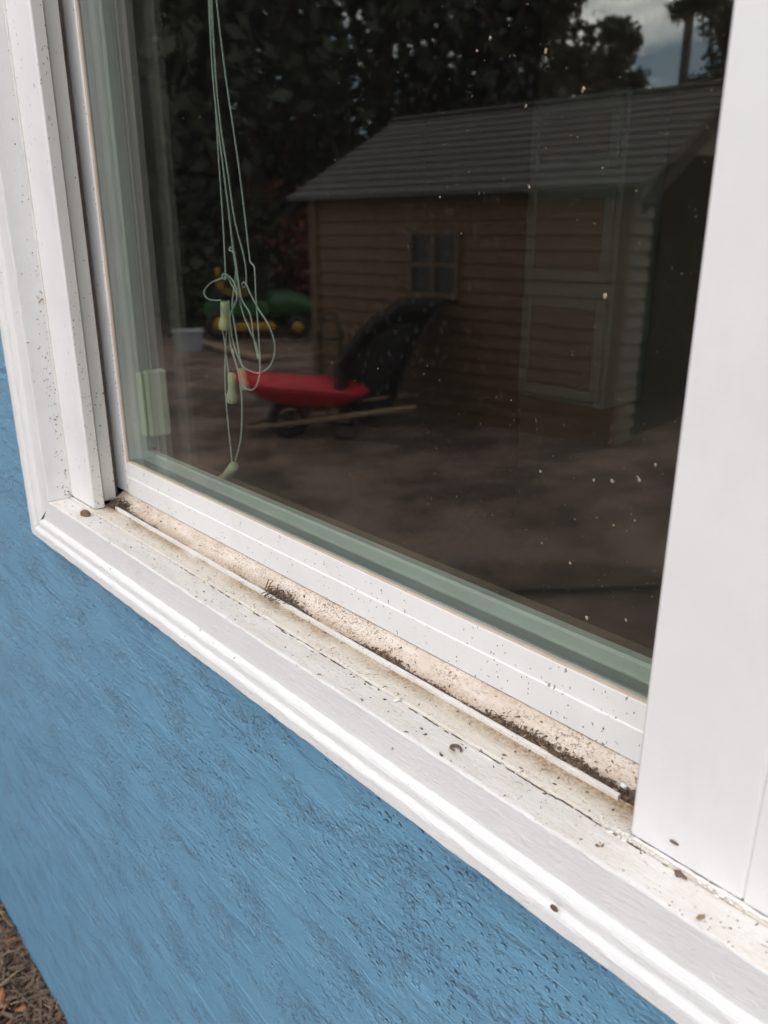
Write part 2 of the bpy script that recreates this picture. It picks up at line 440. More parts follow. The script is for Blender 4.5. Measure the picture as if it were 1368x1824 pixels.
# ---- house wall with the window opening
def holed(x0, x1, z0, z1, hx0, hx1, hz0, hz1, y0, y1):
    b = MB(); X = [x0, hx0, hx1, x1]; Z = [z0, hz0, hz1, z1]
    for y, flip in ((y0, 0), (y1, 1)):
        v = [(x, y, z) for z in Z for x in X]; f = []
        for j in range(3):
            for i in range(3):
                if i == 1 and j == 1: continue
                q = (j * 4 + i, j * 4 + i + 1, (j + 1) * 4 + i + 1, (j + 1) * 4 + i)
                f.append(q if not flip else tuple(reversed(q)))
        b.add(v, f)
    v = [(hx0, y0, hz0), (hx1, y0, hz0), (hx1, y0, hz1), (hx0, y0, hz1), (hx0, y1, hz0), (hx1, y1, hz0), (hx1, y1, hz1), (hx0, y1, hz1)]
    b.add(v, [(0, 4, 5, 1), (1, 5, 6, 2), (2, 6, 7, 3), (3, 7, 4, 0)])
    v = [(x0, y0, z0), (x1, y0, z0), (x1, y0, z1), (x0, y0, z1), (x0, y1, z0), (x1, y1, z0), (x1, y1, z1), (x0, y1, z1)]
    b.add(v, [(0, 1, 5, 4), (1, 2, 6, 5), (2, 3, 7, 6), (3, 0, 4, 7)])
    return b
wall = holed(-6.5, 3.5, -.1, 2.75, XL - .02, XR + .02, ZB - .03, ZT + .02, 0.0, .10).build('house_wall', M['stucco'])
tag(wall, 'blue painted trowelled stucco wall below and beside the window', 'wall')

# ---- room behind the window
room = empty('room'); tag(room, kind='structure')
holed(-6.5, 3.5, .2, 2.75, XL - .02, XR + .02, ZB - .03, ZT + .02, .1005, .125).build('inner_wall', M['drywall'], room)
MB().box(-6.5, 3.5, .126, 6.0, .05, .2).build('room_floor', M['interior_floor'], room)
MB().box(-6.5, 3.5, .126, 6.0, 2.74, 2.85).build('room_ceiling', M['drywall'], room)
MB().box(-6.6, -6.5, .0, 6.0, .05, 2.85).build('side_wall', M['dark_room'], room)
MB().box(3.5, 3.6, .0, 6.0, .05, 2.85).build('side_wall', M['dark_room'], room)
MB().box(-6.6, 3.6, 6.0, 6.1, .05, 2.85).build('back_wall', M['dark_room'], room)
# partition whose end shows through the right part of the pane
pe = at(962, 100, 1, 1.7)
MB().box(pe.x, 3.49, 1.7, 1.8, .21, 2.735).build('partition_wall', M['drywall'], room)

# pale cabinet standing against the partition
a0 = at(950, 195, 1, 1.5); a1 = at(1112, 300, 1, 1.5)
cx0, cx1 = a0.x, a1.x; cz1 = at(955, 178, 1, 1.5).z; cz0 = at(940, 706, 1, 1.5).z
cab = empty('wall_cabinet', (0, 0, 0)); tag(cab, 'pale panelled cabinet seen dimly through the right part of the glass', 'cabinet')
MB().box(cx0, cx1, 1.5, 1.69, cz0, cz1, .004).build('carcass', M['cabinet'], cab)
H = cz1 - cz0; W = cx1 - cx0
for (f0, f1, nm) in ((.02, .37, 'door'), (.42, .72, 'door'), (.77, .98, 'door')):
    d = MB(); z0, z1 = cz0 + f0 * H, cz0 + f1 * H; fw = .028
    d.box(cx0 + .01, cx0 + .01 + fw, 1.484, 1.498, z0, z1, .003); d.box(cx1 - .01 - fw, cx1 - .01, 1.484, 1.498, z0, z1, .003)
    d.box(cx0 + .01 + fw, cx1 - .01 - fw, 1.485, 1.498, z0, z0 + fw, .003); d.box(cx0 + .01 + fw, cx1 - .01 - fw, 1.485, 1.498, z1 - fw, z1, .003)
    do = d.build(nm, M['cabinet'], cab)
    MB().box(cx0 + .01 + fw, cx1 - .01 - fw, 1.492, 1.4975, z0 + fw, z1 - fw).build('panel', M['drywall'], do)

# ================================================================== WINDOW
win = empty('window', (0, 0, 0)); tag(win, 'dirty white vinyl window with wooden casing set in the blue wall', 'window')
GAP = .0004
# casing profile: d = distance outward from the opening, p = how far it stands out of the wall
PROF = [(.0, -.0105), (.0, .0112), (.0004, .0124), (.0014, .0130), (.0276, .0132), (.0284, .0136), (.0302, .0158), (.0320, .0172), (.0338, .0178),
        (.0386, .0180), (.0398, .0185), (.0410, .0200), (.0424, .0212), (.0440, .0217), (.0516, .0220), (.0529, .0212), (.0533, .0)]
def casing(kind):
    n = {'bottom': 330, 'left': 200, 'top': 60, 'right': 60}[kind]; v = []; np_ = len(PROF)
    for i in range(n + 1):
        t = i / n
        for k, (d, p) in enumerate(PROF):
            d2, p2 = d, p
            if kind in ('bottom', 'top'):
                a, b = XL - d + (GAP if kind == 'bottom' else 0), XR + d
                x = a + (b - a) * t; s = x
            else:
                a, b = ZB - d + GAP, ZT + d
                x = a + (b - a) * t; s = x + 7
                if k == 0: p2 = -.0150
            jit = .00035 * fnoise(s * 60, k * .9, 4.2) + .0002 * fnoise(s * 240, k * 1.7, 1.1)
            if k in (14, 15, 16): d2 += .0009 * fnoise(s * 55, 2.2, .3) + .0011 * max(0, fnoise(s * 190, 7.7, 3.1)) - .0003
            if 2 <= k <= 15: p2 += jit
            elif k == 1 or k == 2: d2 += jit
            if kind == 'bottom': v.append((x, -p2, ZB - d2))
            elif kind == 'top': v.append((x, -p2, ZT + d2))
            elif kind == 'left': v.append((XL - d2, -p2, x))
            else: v.append((XR + d2, -p2, x))
    f = []
    for i in range(n):
        for k in range(np_ - 1):
            q = (i * np_ + k, i * np_ + k + 1, (i + 1) * np_ + k + 1, (i + 1) * np_ + k)
            f.append(q if kind in ('bottom', 'right') else tuple(reversed(q)))
    f.append(tuple(range(np_))); f.append(tuple(n * np_ + k for k in reversed(range(np_))))
    o = obj('casing', v, f, M['wood_x'] if kind in ('bottom', 'top') else M['wood_z'], win)
    if kind == 'bottom':
        # the ledge on top of the board is weathered
        o.data.materials.append(M['ledge'])
        for pl in o.data.polygons:
            c = pl.center
            if pl.normal.z > .8 and c.z > ZB - .0006 and c.y > -.0122: pl.material_index = 1
    return o
for k in ('bottom', 'left', 'top', 'right'): casing(k)
# dark line in the mitre and the joint behind the ledge
MB().add([(XL - .0545, -.0195, ZB - .0540), (XL - .0002, -.0105, ZB - .0002), (XL - .0002, .003, ZB - .0002), (XL - .0545, .003, ZB - .0545),
          (XL - .0537, -.0195, ZB - .0548), (XL + .0002, -.0105, ZB - .0010), (XL + .0002, .003, ZB - .0010), (XL - .0537, .003, ZB - .0553)],
         [(0, 1, 2, 3), (4, 7, 6, 5), (0, 4, 5, 1), (1, 5, 6, 2), (2, 6, 7, 3), (3, 7, 4, 0)]).build('mitre_joint', M['crack'], win)
MB().box(XL, XR, .0104, .0122, ZB - .012, ZB - .0016).build('joint', M['crack'], win)

FY = .015           # front of the vinyl frame
FX = -.879          # inner face of the left frame flange
XP = -.1725          # left edge of the mullion
SY = .060           # front of the sash

def strip(prof, x0, x1, n, name, mtl, jitter=.0, parent=win, smooth=False):
    v = []; k_ = len(prof)
    for i in range(n + 1):
        x = x0 + (x1 - x0) * i / n
        for k, (y, z) in enumerate(prof):
            j = jitter * fnoise(x * 70, k * 1.3, 5)
            v.append((x, y + j * .5, z + j))
    f = [(i * k_ + k, (i + 1) * k_ + k, (i + 1) * k_ + (k + 1) % k_, i * k_ + (k + 1) % k_) for i in range(n) for k in range(k_)]
    f.append(tuple(reversed(range(k_)))); f.append(tuple(n * k_ + k for k in range(k_)))
    return obj(name, v, [tuple(reversed(q)) for q in f], mtl, parent, smooth)
# outer part of the sill (dirty cream shelf), then the track behind the fin
strip([(.0116, ZB - .012), (.0116, ZB - .0008), (.0122, ZB), (.0136, ZB + .0004), (.026, ZB - .0002), (.0352, ZB - .0006), (.0352, ZB - .012)],
      XL + .0005, XR, 160, 'sill', M['sill'], .00025)
strip([(.0386, ZB - .012), (.0386, ZB - .0030), (.0440, ZB - .0020), (.0458, ZB - .0008), (.0464, ZB - .0010), (.0610, ZB + .0088), (.080, ZB + .0092), (.080, ZB - .012)],
      FX - .02, XR, 140, 'sill_track', M['track'], .0003)
FIN_X1 = at(1103, 1420, 1, .037).x
strip([(.0354, ZB - .011), (.0356, ZB + .0026), (.0360, ZB + .0030), (.0378, ZB + .0030), (.0384, ZB + .0024), (.0384, ZB - .011)],
      FX + .014, FIN_X1, 150, 'track_fin', M['ledge'], .00045)
strip([(.0355, ZB - .011), (.0356, ZB + .0004), (.0368, ZB + .0006), (.0370, ZB - .011)], FIN_X1 + .0004, XP + .01, 10, 'track_fin', M['sill'], .0003)

# left frame flange, with grooves on the face that looks into the opening
fl = MB()
fl.box(XL + .0004, FX, FY, .0286, ZB + .0012, ZT, .0016)
fl.build('frame_flange', M['vinyl'], win)
MB().box(XL + .0006, FX - .0210, .0288, .0373, ZB + .001, ZT).build('frame_groove', M['groove'], win)
MB().box(XL + .0006, FX - .0200, .0370, .0520, ZB + .001, ZT, .0008).build('frame_jamb', M['vinyl_jamb'], win)
MB().box(XL + .0006, FX - .0230, .0522, .0550, ZB + .001, ZT).build('pile_strip', M['groove'], win)
# facing of the flange side (greyer, speckled)
MB().box(FX + .0002, FX + .0009, FY + .0022, .0282, ZB + .0012, ZT).build('flange_side', M['vinyl_jamb'], win)
# bead of caulk where the flange meets the wooden jamb
cp = [(XL + .0008 + .0004 * fnoise(i * .7, 1), FY - .0006 + .0004 * fnoise(i * .9, 2), ZB + .004 + i * .006) for i in range(160)]
MB().tube(cp, [.0012 + .0005 * fnoise(i * 1.3, 5) for i in range(160)], 6).build('caulk_bead', M['caulk'], win, True)
cp = [(XL + .004 + i * .0042, FY - .0012 + .0006 * fnoise(i * .9, 2), ZB + .0008) for i in range(14)]
MB().tube(cp, [.0012 + .0006 * fnoise(i * 1.3, 5) for i in range(14)], 6).build('caulk_bead', M['caulk'], win, True)

# sash: stile, rail, glazing beads, two panes
GX0 = -.8765; GZ0 = 1.3470
sash = empty('sash'); sash.parent = win
RZ0 = 1.3077
MB().box(FX - .060, GX0 - .0034, SY, .1050, RZ0 + .0004, ZT, .0010).build('stile', M['vinyl'], sash)
MB().box(GX0 - .0032, GX0, SY + .0008, .0638, GZ0 - .001, ZT, .0006).build('glazing_bead', M['vinyl_tan'], sash)
strip([(SY, RZ0), (SY, 1.3284), (SY + .0010, 1.3292), (SY + .0012, GZ0 - .0010), (SY + .0020, GZ0 - .0003), (.104, GZ0 - .0003), (.104, RZ0)], GX0 - .0030, XR, 60, 'rail', M['vinyl'], .00008, sash)
strip([(SY + .0016, GZ0 - .0002), (SY + .0020, GZ0 + .0008), (.0638, GZ0 + .0012), (.0638, GZ0 - .0002)], GX0 - .0002, XR, 120, 'glazing_bead', M['vinyl_tan'], .0002, sash)
MB().box(GX0 - .012, XR, .0642, .0680, GZ0 - .0000, ZT).build('outer_pane', M['glass_out'], sash)
MB().box(GX0 - .012, XR, .0800, .0838, GZ0 - .0000, ZT).build('inner_pane', M['glass_in'], sash)
MB().box(GX0 - .016, -.8858, .0684, .0796, GZ0, ZT).build('spacer_bar', M['spacer'], sash)
MB().box(-.8856, XR, .0684, .0796, GZ0 - .004, GZ0 + .0008).build('spacer_bar', M['spacer_bottom'], sash)
MB().box(-.905, XR, .0840, .0950, GZ0 - .006, 1.3572, .002).build('inner_bead', M['vinyl_clean'], sash)
MB().box(GX0 - .030, -.8755, .0842, .1000, 1.3573, ZT, .002).build('inner_bead', M['vinyl_clean'], sash)
# inside reveal and stool
MB().box(XL - .015, XR, .1055, .20, 1.285, 1.3015, .002).build('stool', M['drywall'], win)
MB().box(XL - .02, XL + .03, .1056, .1250, 1.302, ZT).build('inner_reveal', M['drywall'], win)
MB().box(XL, XR, FY, .105, ZT - .04, ZT + .001, .002).build('frame_head', M['vinyl'], win)

# mullion at the right and the neighbouring frame piece
mu = MB(); mu.box(XP, -.1110, FY, .0610, ZB + .0010, ZT - .041, .0016); mu.build('mullion', M['vinyl_clean'], win)
MB().box(-.11095, .02, FY + .0004, .0610, ZB + .0012, ZT - .041, .0004).build('mullion', M['vinyl_clean'], win)
cp = [(XP + .002 + i * .0036, FY - .0010 + .0008 * fnoise(i * .8, 2.5), ZB + .0010 + .0003 * fnoise(i, 8)) for i in range(54)]
MB().tube(cp, [.0013 + .0008 * fnoise(i * .9, 3.3) for i in range(54)], 6).build('caulk_bead', M['caulk'], win, True)

b = MB()
def lump(mb, c, rr):
    n, k_ = 7, 4; v = []; f = []
    for j in range(k_ + 1):
        th = math.pi * j / k_
        for i in range(n):
            ph = 6.2832 * i / n; q = rr * rng.uniform(.7, 1.2)
            v.append((c[0] + q * 1.4 * math.sin(th) * math.cos(ph), c[1] + q * math.sin(th) * math.sin(ph), c[2] + q * .7 * math.cos(th)))
    for j in range(k_):
        for i in range(n): f.append((j * n + i, (j + 1) * n + i, (j + 1) * n + (i + 1) % n, j * n + (i + 1) % n))
    mb.add(v, f)
for i in range(46):
    lump(b, (XP - .004 + rng.gauss(0, .008), FY - .002 + rng.gauss(0, .0022), ZB + .0006), rng.uniform(.0005, .0014))
for i in range(40):
    lump(b, (-.122 + rng.gauss(0, .010), FY - .002 + rng.gauss(0, .0012), ZB + .0008), rng.uniform(.0005, .0016))
b.build('caulk_bead', M['caulk'], win, True)
# ================================================================== BLIND CORDS AND SENSOR
CY = .130
def cpt(px, py, dy=0.0): return at(px, py, 1, CY + dy)
cords = empty('blind_cords', (-.66, CY, 1.35)); tag(cords, 'tangled pale blind cords with cream tassels hanging behind the glass', 'blind cord')
def reparent(o, par):
    o.parent = par; o.matrix_parent_inverse = Matrix.Translation(-Vector(par.location)); return o
paths = [
 [(369, -120), (374, 0), (380, 110), (386, 220), (391, 300), (397, 390), (402, 488), (401, 497), (396, 495), (398, 488), (404, 492)],
 [(366, -120), (372, 0), (379, 130), (388, 220), (398, 300), (408, 380), (416, 450), (422, 488), (425, 520), (432, 555), (446, 590), (457, 615), (463, 650), (461, 675), (452, 693), (436, 690), (424, 660), (414, 622)],
 [(370, -120), (377, 0), (385, 140), (394, 230), (405, 300), (418, 390), (433, 450), (438, 478), (439, 503), (434, 512), (431, 506), (437, 504), (446, 523), (461, 551), (478, 578), (488, 605), (489, 630), (480, 653), (462, 664), (444, 660), (430, 648), (416, 612), (410, 570), (407, 535)],
 [(377, -120), (386, 0), (400, 120), (413, 210), (426, 300), (437, 390), (445, 460), (447, 468), (453, 476), (455, 500), (456, 530), (460, 580), (463, 630), (464, 660)],
 [(404, 492), (392, 497), (376, 504), (365, 516), (364, 524), (370, 532), (382, 535), (394, 535)],
 [(404, 490), (412, 505), (420, 520), (422, 532), (418, 542), (411, 560), (404, 590), (401, 640), (402, 700), (405, 740), (410, 790), (414, 829)],
 [(402, 488), (410, 494), (418, 505), (423, 524), (419, 545), (412, 555), (408, 580), (412, 620), (424, 660), (430, 700), (431, 735), (429, 780), (421, 815), (417, 832)],
 [(396, 586), (401, 612), (404, 640), (408, 668)],
 [(408, 380), (419, 460), (420, 490), (416, 520), (414, 552), (420, 590), (428, 640), (434, 656)],
 [(420, 452), (412, 440), (409, 446), (416, 450), (421, 470), (430, 530), (446, 560), (452, 600), (460, 640)],
]
for i, pth in enumerate(paths):
    pts = catmull([cpt(x, y, .004 * math.sin(i * 1.7 + k * .6)) for k, (x, y) in enumerate(pth)], 7)
    reparent(MB().tube(pts, .00095, 6).build('cord', M['cord'], None, True), cords)
def tassel(p0, p1, r0, r1, dy=0.0):
    A = cpt(*p0, dy); B = cpt(*p1, dy); d = B - A
    prof = [(0, .55 * r0), (.03, r0), (.2, r0 * 1.0), (.42, r0 * .93), (.6, r0 * 1.0), (.8, r1), (.95, r1 * 1.0), (1.0, r1 * .85)]
    reparent(MB().tube([A + d * t for t, _ in prof], [r for _, r in prof], 16).build('tassel', M['tassel'], None, True), cords)
tassel((401, 537), (400, 587), .0048, .0064, -.006)
tassel((413, 664), (413, 717), .0046, .0062, .004)
tassel((432, 655), (437, 694), .0044, .0058, .012)
tassel((418, 829), (390, 866), .0056, .0082, -.012)

sx1 = -.860
SZ1, SZ0 = at(258, 660, 0, sx1).z, at(258, 786, 0, sx1).z
sen = empty('window_sensor', (sx1, .111, SZ0)); tag(sen, 'small cream alarm sensor box fixed inside the left window frame', 'sensor')
yb = at(303, 720, 0, sx1).y
reparent(MB().box(sx1 - .011, sx1, at(258, 660, 0, sx1).y, yb, SZ0 + .002, SZ1 - .001, .003).build('cover', M['sensor'], None), sen)
reparent(MB().box(sx1 - .016, sx1 - .003, at(258, 660, 0, sx1).y - .005, at(258, 660, 0, sx1).y - .0004, SZ0 + .004, SZ1 - .003, .0012).build('base_plate', M['sensor'], None), sen)
for k in range(4):
    z = SZ0 + .018 + k * .0035
    reparent(MB().box(sx1 + .0001, sx1 + .0006, yb - .012, yb - .002, z, z + .0012).build('grip_rib', M['sensor'], None), sen)

# ================================================================== DEBRIS
def chip(b, p, size, flat=.35, elong=2.0):
    q = Matrix.Rotation(rng.uniform(0, 6.28), 3, 'Z') @ Matrix.Rotation(rng.gauss(0, .5), 3, 'X') @ Matrix.Rotation(rng.gauss(0, .4), 3, 'Y')
    l = size * elong; w_ = size * rng.uniform(.5, 1); h = size * flat
    base = [(-l, 0, 0), (-l * .3, w_, h * .2), (l * .8, w_ * .5, 0), (l, -w_ * .3, h * .3), (-l * .2, -w_, 0), (0, 0, h * 1.6)]
    v = [Vector(p) + q @ (Vector(c) * rng.uniform(.75, 1.2)) for c in base]
    b.add(v, [(0, 1, 5), (1, 2, 5), (2, 3, 5), (3, 4, 5), (4, 0, 5), (4, 3, 2, 1, 0)])
def fibre(b, p, ln, r, up=.35):
    a = rng.uniform(0, 6.28); e = rng.gauss(0, up); d = Vector((math.cos(a) * math.cos(e), math.sin(a) * math.cos(e), math.sin(e)))
    s = d.orthogonal().normalized() * rng.uniform(-.25, .25) * ln
    P = Vector(p); b.tube([P - d * ln * .5, P + s, P + d * ln * .5], r, 4)
def xpx(px, py, y): return at(px, py, 1, y).x
dark = MB(); pale = MB()
cx_clump = at(495, 1050, 1, .041).x
for i in range(19000):
    x = rng.uniform(FX + .001, XP + .012)
    t = (x - FX) / (XP - FX)
    dens = .50 + .75 * max(0, (t - .50) / .50) ** 1.2 + .75 * math.exp(-((x - FX - .012) / .045) ** 2) + .75 * max(-.25, fnoise(x * 24, 3.3)) + 1.0 * math.exp(-((x - cx_clump) / .016) ** 2)
    if rng.random() > min(1, dens): continue
    heap = min(1, max(0.06, dens - .36))
    y = .0387 + abs(rng.gauss(0, .0013 + .0044 * heap))
    if y > .059: continue
    floor = ZB - .0027 + max(0, y - .0458) * .68
    z = floor + rng.uniform(.0002, 0.0008 + .0052 * heap * max(0, 1 - (y - .0385) / .012))
    b = pale if rng.random() < .10 else dark
    if rng.random() < .40: fibre(b, (x, y, z), rng.uniform(.002, .0055 + .004 * heap), rng.uniform(.00012, .0003))
    else: chip(b, (x, y, z), rng.uniform(.0003, .0008 + .0011 * heap), .5, rng.uniform(1, 2))
for i in range(46):     # twiggy clump on the fin
    p = (cx_clump + rng.gauss(0, .008), .0405 + rng.gauss(0, .003), ZB + .001 + abs(rng.gauss(0, .003)))
    fibre(dark, p, rng.uniform(.008, .016), rng.uniform(.0003, .0006), .5)
for i in range(40):     # leaf scraps piled by the mullion
    p = (XP - abs(rng.gauss(0, .016)) + .004, .042 + rng.gauss(0, .003), ZB - .001 + rng.uniform(0, .005))
    chip(dark if rng.random() < .8 else pale, p, rng.uniform(.001, .0022), .3, 2.2)
for i in range(170):    # heap in the corner at the foot of the stile
    p = (FX - .010 + rng.uniform(0, .030), .0445 + rng.gauss(0, .0045), ZB + .0005 + abs(rng.gauss(0, .003)))
    if rng.random() < .4: fibre(dark, p, rng.uniform(.004, .010), .0003, .5)
    else: chip(dark if rng.random() < .85 else pale, p, rng.uniform(.0008, .0018), .45, 1.8)
o = dark.build('track_debris', M['debris']); tag(o, 'dark brown dirt, grass bits and leaf crumbs lying in the window track', 'debris', kind='stuff')
o = pale.build('track_debris', M['debris_light']); tag(o, 'pale dry crumbs mixed into the dirt of the window track', 'debris', kind='stuff')

# loose crumbs on ledge, sill, rail and on the left frame
b = MB()
for i in range(420):
    x = rng.uniform(XL, .05); r = rng.random()
    if r < .40: p = (x, rng.uniform(.013, .0345), ZB + .0002)
    elif r < .72: p = (x, rng.uniform(-.011, .010), ZB + .0001)
    else: p = (x, .0462 + rng.random() * .012, 0); p = (p[0], p[1], ZB - .0008 + (p[1] - .0464) * .67)
    if r >= .40 and r < .72 and x > XP + .01 and rng.random() < .3: continue
    if p[1] > FY - .003 and p[1] < .035 and (x > XP - .003 or x < FX + .004): continue
    if rng.random() < .3: fibre(b, (p[0], p[1], p[2] + .0003), rng.uniform(.002, .006), .00013, .1)
    else: chip(b, p, rng.uniform(.0003, .0011), .5, rng.uniform(1, 2.2))
for i in range(260):
    x = rng.uniform(GX0, XP); z = rng.uniform(RZ0 + .001, GZ0 - .002); t = (x - GX0) / (XP - GX0)
    if rng.random() > .25 + .75 * t: continue
    y = SY - .0001 if z < 1.3288 else SY + .0011
    if rng.random() < .4: b.tube([(x, y, z), (x + rng.gauss(0, .0012), y - .0003, z + rng.gauss(0, .0012))], .00014, 4)
    else: b.add([(x + a * rng.uniform(.0003, .0008), y - .0002, z + c * rng.uniform(.0003, .0009)) for a, c in ((-1, 0), (0, 1), (1, 0), (0, -1))] + [(x, y - .0006, z)], [(0, 1, 4), (1, 2, 4), (2, 3, 4), (3, 0, 4)])
for i in range(300):
    z = ZB + abs(rng.gauss(0, .22)) + .003; s = rng.random()
    sz = rng.uniform(.0003, .0009)
    if s < .4: p = Vector((XL + .0001, FY - .002 - abs(rng.gauss(0, .006)), z)); n = Vector((1, 0, 0))
    elif s < .75: p = Vector((FX + (.0010 if rng.random() < .6 else .0001), rng.choice((rng.uniform(FY + .003, .028), rng.uniform(.040, .0515))), z)); n = Vector((1, 0, 0))
    else: p = Vector((rng.uniform(FX - .004, GX0 - .004), SY - .0001, z + .01)); n = Vector((0, -1, 0))
    if n.x and p.y > .0286 and p.x > FX + .0005: p.x = FX - .0199
    t1 = Vector((0, 0, 1)); t2 = n.cross(t1)
    b.add([p + (t1 * a + t2 * c) * sz * rng.uniform(.6, 1.6) for a, c in ((-1, 0), (0, 1), (1, 0), (0, -1))] + [p + n * sz * .6], [(0, 1, 4), (1, 2, 4), (2, 3, 4), (3, 0, 4)])
o = b.build('loose_crumbs', M['debris']); tag(o, 'scattered dark specks of dirt on ledge, sash and left frame', 'dirt', kind='stuff')

# flecks dried onto the outside of the glass
b = MB(); gy = .0641
for i in range(430):
    px, py = rng.uniform(230, 1290), rng.uniform(0, 1240)
    p = at(px, py, 1, gy)
    if p.x < GX0 + .004 or p.x > XP or p.z < GZ0 + .004: continue
    t = max(0, min(1, (px - 380) / 800)) * .75 + .25
    if rng.random() > t: continue
    s = rng.uniform(.0002, .00055) if rng.random() < .93 else rng.uniform(.0006, .0010)
    if rng.random() < .3:
        q = Vector((rng.gauss(0, 1), 0, rng.gauss(0, 1.4))).normalized() * s * rng.uniform(2, 4)
        b.tube([p, p + q * .5 + Vector((s * .5, -.0002, 0)), p + q], .00012, 4)
    else:
        k = 6; ang = [2 * math.pi * j / k for j in range(k)]
        b.add([p + Vector((math.cos(a), 0, math.sin(a))) * s * rng.uniform(.5, 1.1) for a in ang] + [p + Vector((0, -s * .5, 0))], [(j, (j + 1) % k, k) for j in range(k)])
for i in range(560):     # fine dust, thickest low on the right
    px, py = rng.gauss(1010, 190), rng.gauss(960, 190)
    p = at(px, py, 1, gy)
    if p.x < GX0 + .004 or p.x > XP or p.z < GZ0 + .003: continue
    s = rng.uniform(.00010, .00032); q = Vector((rng.gauss(0, 1), 0, rng.gauss(0, 1))) * s * rng.uniform(.5, 2.5)
    if rng.random() < .25: b.tube([p, p + q * .6 + Vector((s, -.0002, 0)), p + q * 1.4], .00008, 4)
    else: b.add([p + Vector((math.cos(1.5708 * j), 0, math.sin(1.5708 * j))) * s * rng.uniform(.5, 1.3) for j in range(4)] + [p + Vector((0, -s * .6, 0))], [(j, (j + 1) % 4, 4) for j in range(4)])
for (px, py, s) in ((937, 188, .0016), (1039, 159, .0020), (1078, 527, .0019), (943, 333, .0013), (1138, 855, .0021), (1090, 857, .0017), (1168, 828, .0016), (1015, 1003, .0016),
                    (963, 840, .0019), (1093, 936, .0013), (965, 967, .0012), (873, 68, .0019), (850, 90, .0014), (972, 91, .0017), (1057, 855, .0017), (1045, 1100, .0020), (1115, 1105, .0014)):
    p = at(px, py, 1, gy); k = 7
    b.add([p + Vector((math.cos(6.283 * j / k), 0, math.sin(6.283 * j / k) * 1.3)) * s * .75 * rng.uniform(.35, 1.0) for j in range(k)] + [p + Vector((0, -s * .4, 0))], [(j, (j + 1) % k, k) for j in range(k)])
o = b.build('glass_flecks', M['fleck']); tag(o, 'pale dried flecks and insect specks stuck to the window glass', 'dirt', kind='stuff')

# single small things
def blob(name, p, r, mtl, parent=None, seed=0, n=12, m_=8):
    v = []; f = []
    for j in range(m_ + 1):
        th = math.pi * j / m_
        for i in range(n):
            ph = 2 * math.pi * i / n; d = Vector((math.sin(th) * math.cos(ph), math.sin(th) * math.sin(ph), math.cos(th)))
            k = 1 + .18 * fnoise(d.x * 2 + seed, d.y * 2, d.z * 2)
            v.append((p[0] + d.x * r[0] * k, p[1] + d.y * r[1] * k, p[2] + d.z * r[2] * k))
    for j in range(m_):
        for i in range(n): f.append((j * n + i, (j + 1) * n + i, (j + 1) * n + (i + 1) % n, j * n + (i + 1) % n))
    return obj(name, v, f, mtl, parent, True)
p = at(152, 917, 2, ZB)
o = blob('seed_husk', (p.x, p.y, ZB + .0012), (.0095, .0052, .0046), M['bug'], seed=3); tag(o, 'brown rounded husk at the foot of the left frame', 'husk')
p = at(812, 1338, 2, ZB)
cp = [(p.x + .0034 * math.cos(a), p.y + .0030 * math.sin(a), ZB + .0012 + .0016 * (k / 9)) for k, a in enumerate([.2 + 5.0 * q / 9 for q in range(10)])]
o = MB().tube(cp, [.0005, .0008, .0010, .0011, .0011, .0011, .0010, .0009, .0007, .0004], 8).build('curled_larva', M['debris'], None, True); tag(o, 'curled grey dried larva on the ledge in front of the crack', 'larva')
p = at(986, 1619, 1, -.0235)
bug = empty('dead_beetle', p); tag(bug, 'tiny brown dead beetle on the lower bead of the casing', 'beetle')
reparent(blob('body', (p.x, p.y + .0006, p.z), (.0026, .0013, .0016), M['bug'], seed=8), bug)
for k in range(4):
    reparent(MB().tube([(p.x + .001 - .0009 * k, p.y, p.z + .0008), (p.x + .0014 - .0009 * k, p.y - .0008, p.z + .0024), (p.x + .0020 - .0009 * k, p.y - .0002, p.z + .0030)], .00015, 4).build('leg', M['bug']), bug)
p = at(708, 1250, 2, ZB)
o = MB().tube([(p.x - .0006, p.y - .003, ZB + .0012), (p.x, p.y, ZB + .0016), (p.x + .0004, p.y + .003, ZB + .0010)], .0011, 7).build('paint_flake', M['flake'], None, True); tag(o, 'small white curl of paint lying across the crack', 'flake')
p = at(1113, 1398, 2, ZB)
o = blob('white_pebble', (at(1114, 1397, 2, ZB + .004).x, .0435, ZB + .0042), (.0022, .0016, .0014), M['flake'], seed=5); tag(o, 'white crumb on the dirt heap beside the mullion', 'crumb')
cp = catmull([at(x, y, 0, XL + .0008) for x, y in ((69, 540), (74, 533), (81, 535), (86, 541), (87, 546))], 5)
o = MB().tube(cp, .0006, 6).build('dry_tendril', M['debris_light'], None, True); tag(o, 'short curled brown tendril stuck to the left jamb', 'tendril')
p = at(1202, 1500, 1, FY)
o = blob('bark_scrap', (p.x, FY - .0006, p.z), (.0026, .0007, .0009), M['debris'], seed=9); tag(o, 'tiny dark scrap clinging low on the white mullion', 'scrap')
for (px, py, lab, s, mt) in ((1210, 1558, 'dark leaf scrap caught in the caulk under the mullion', .0030, 'debris'), (1248, 1635, 'orange brown leaf scrap at the right end of the ledge', .0022, 'debris_light')):
    p = at(px, py, 2, ZB); bb = MB(); chip(bb, (p.x, p.y, ZB + .0008), s * .8, .22, 1.8)
    o = bb.build('leaf_scrap', M[mt]); tag(o, lab, 'leaf scrap', 'leaf scraps on the ledge')

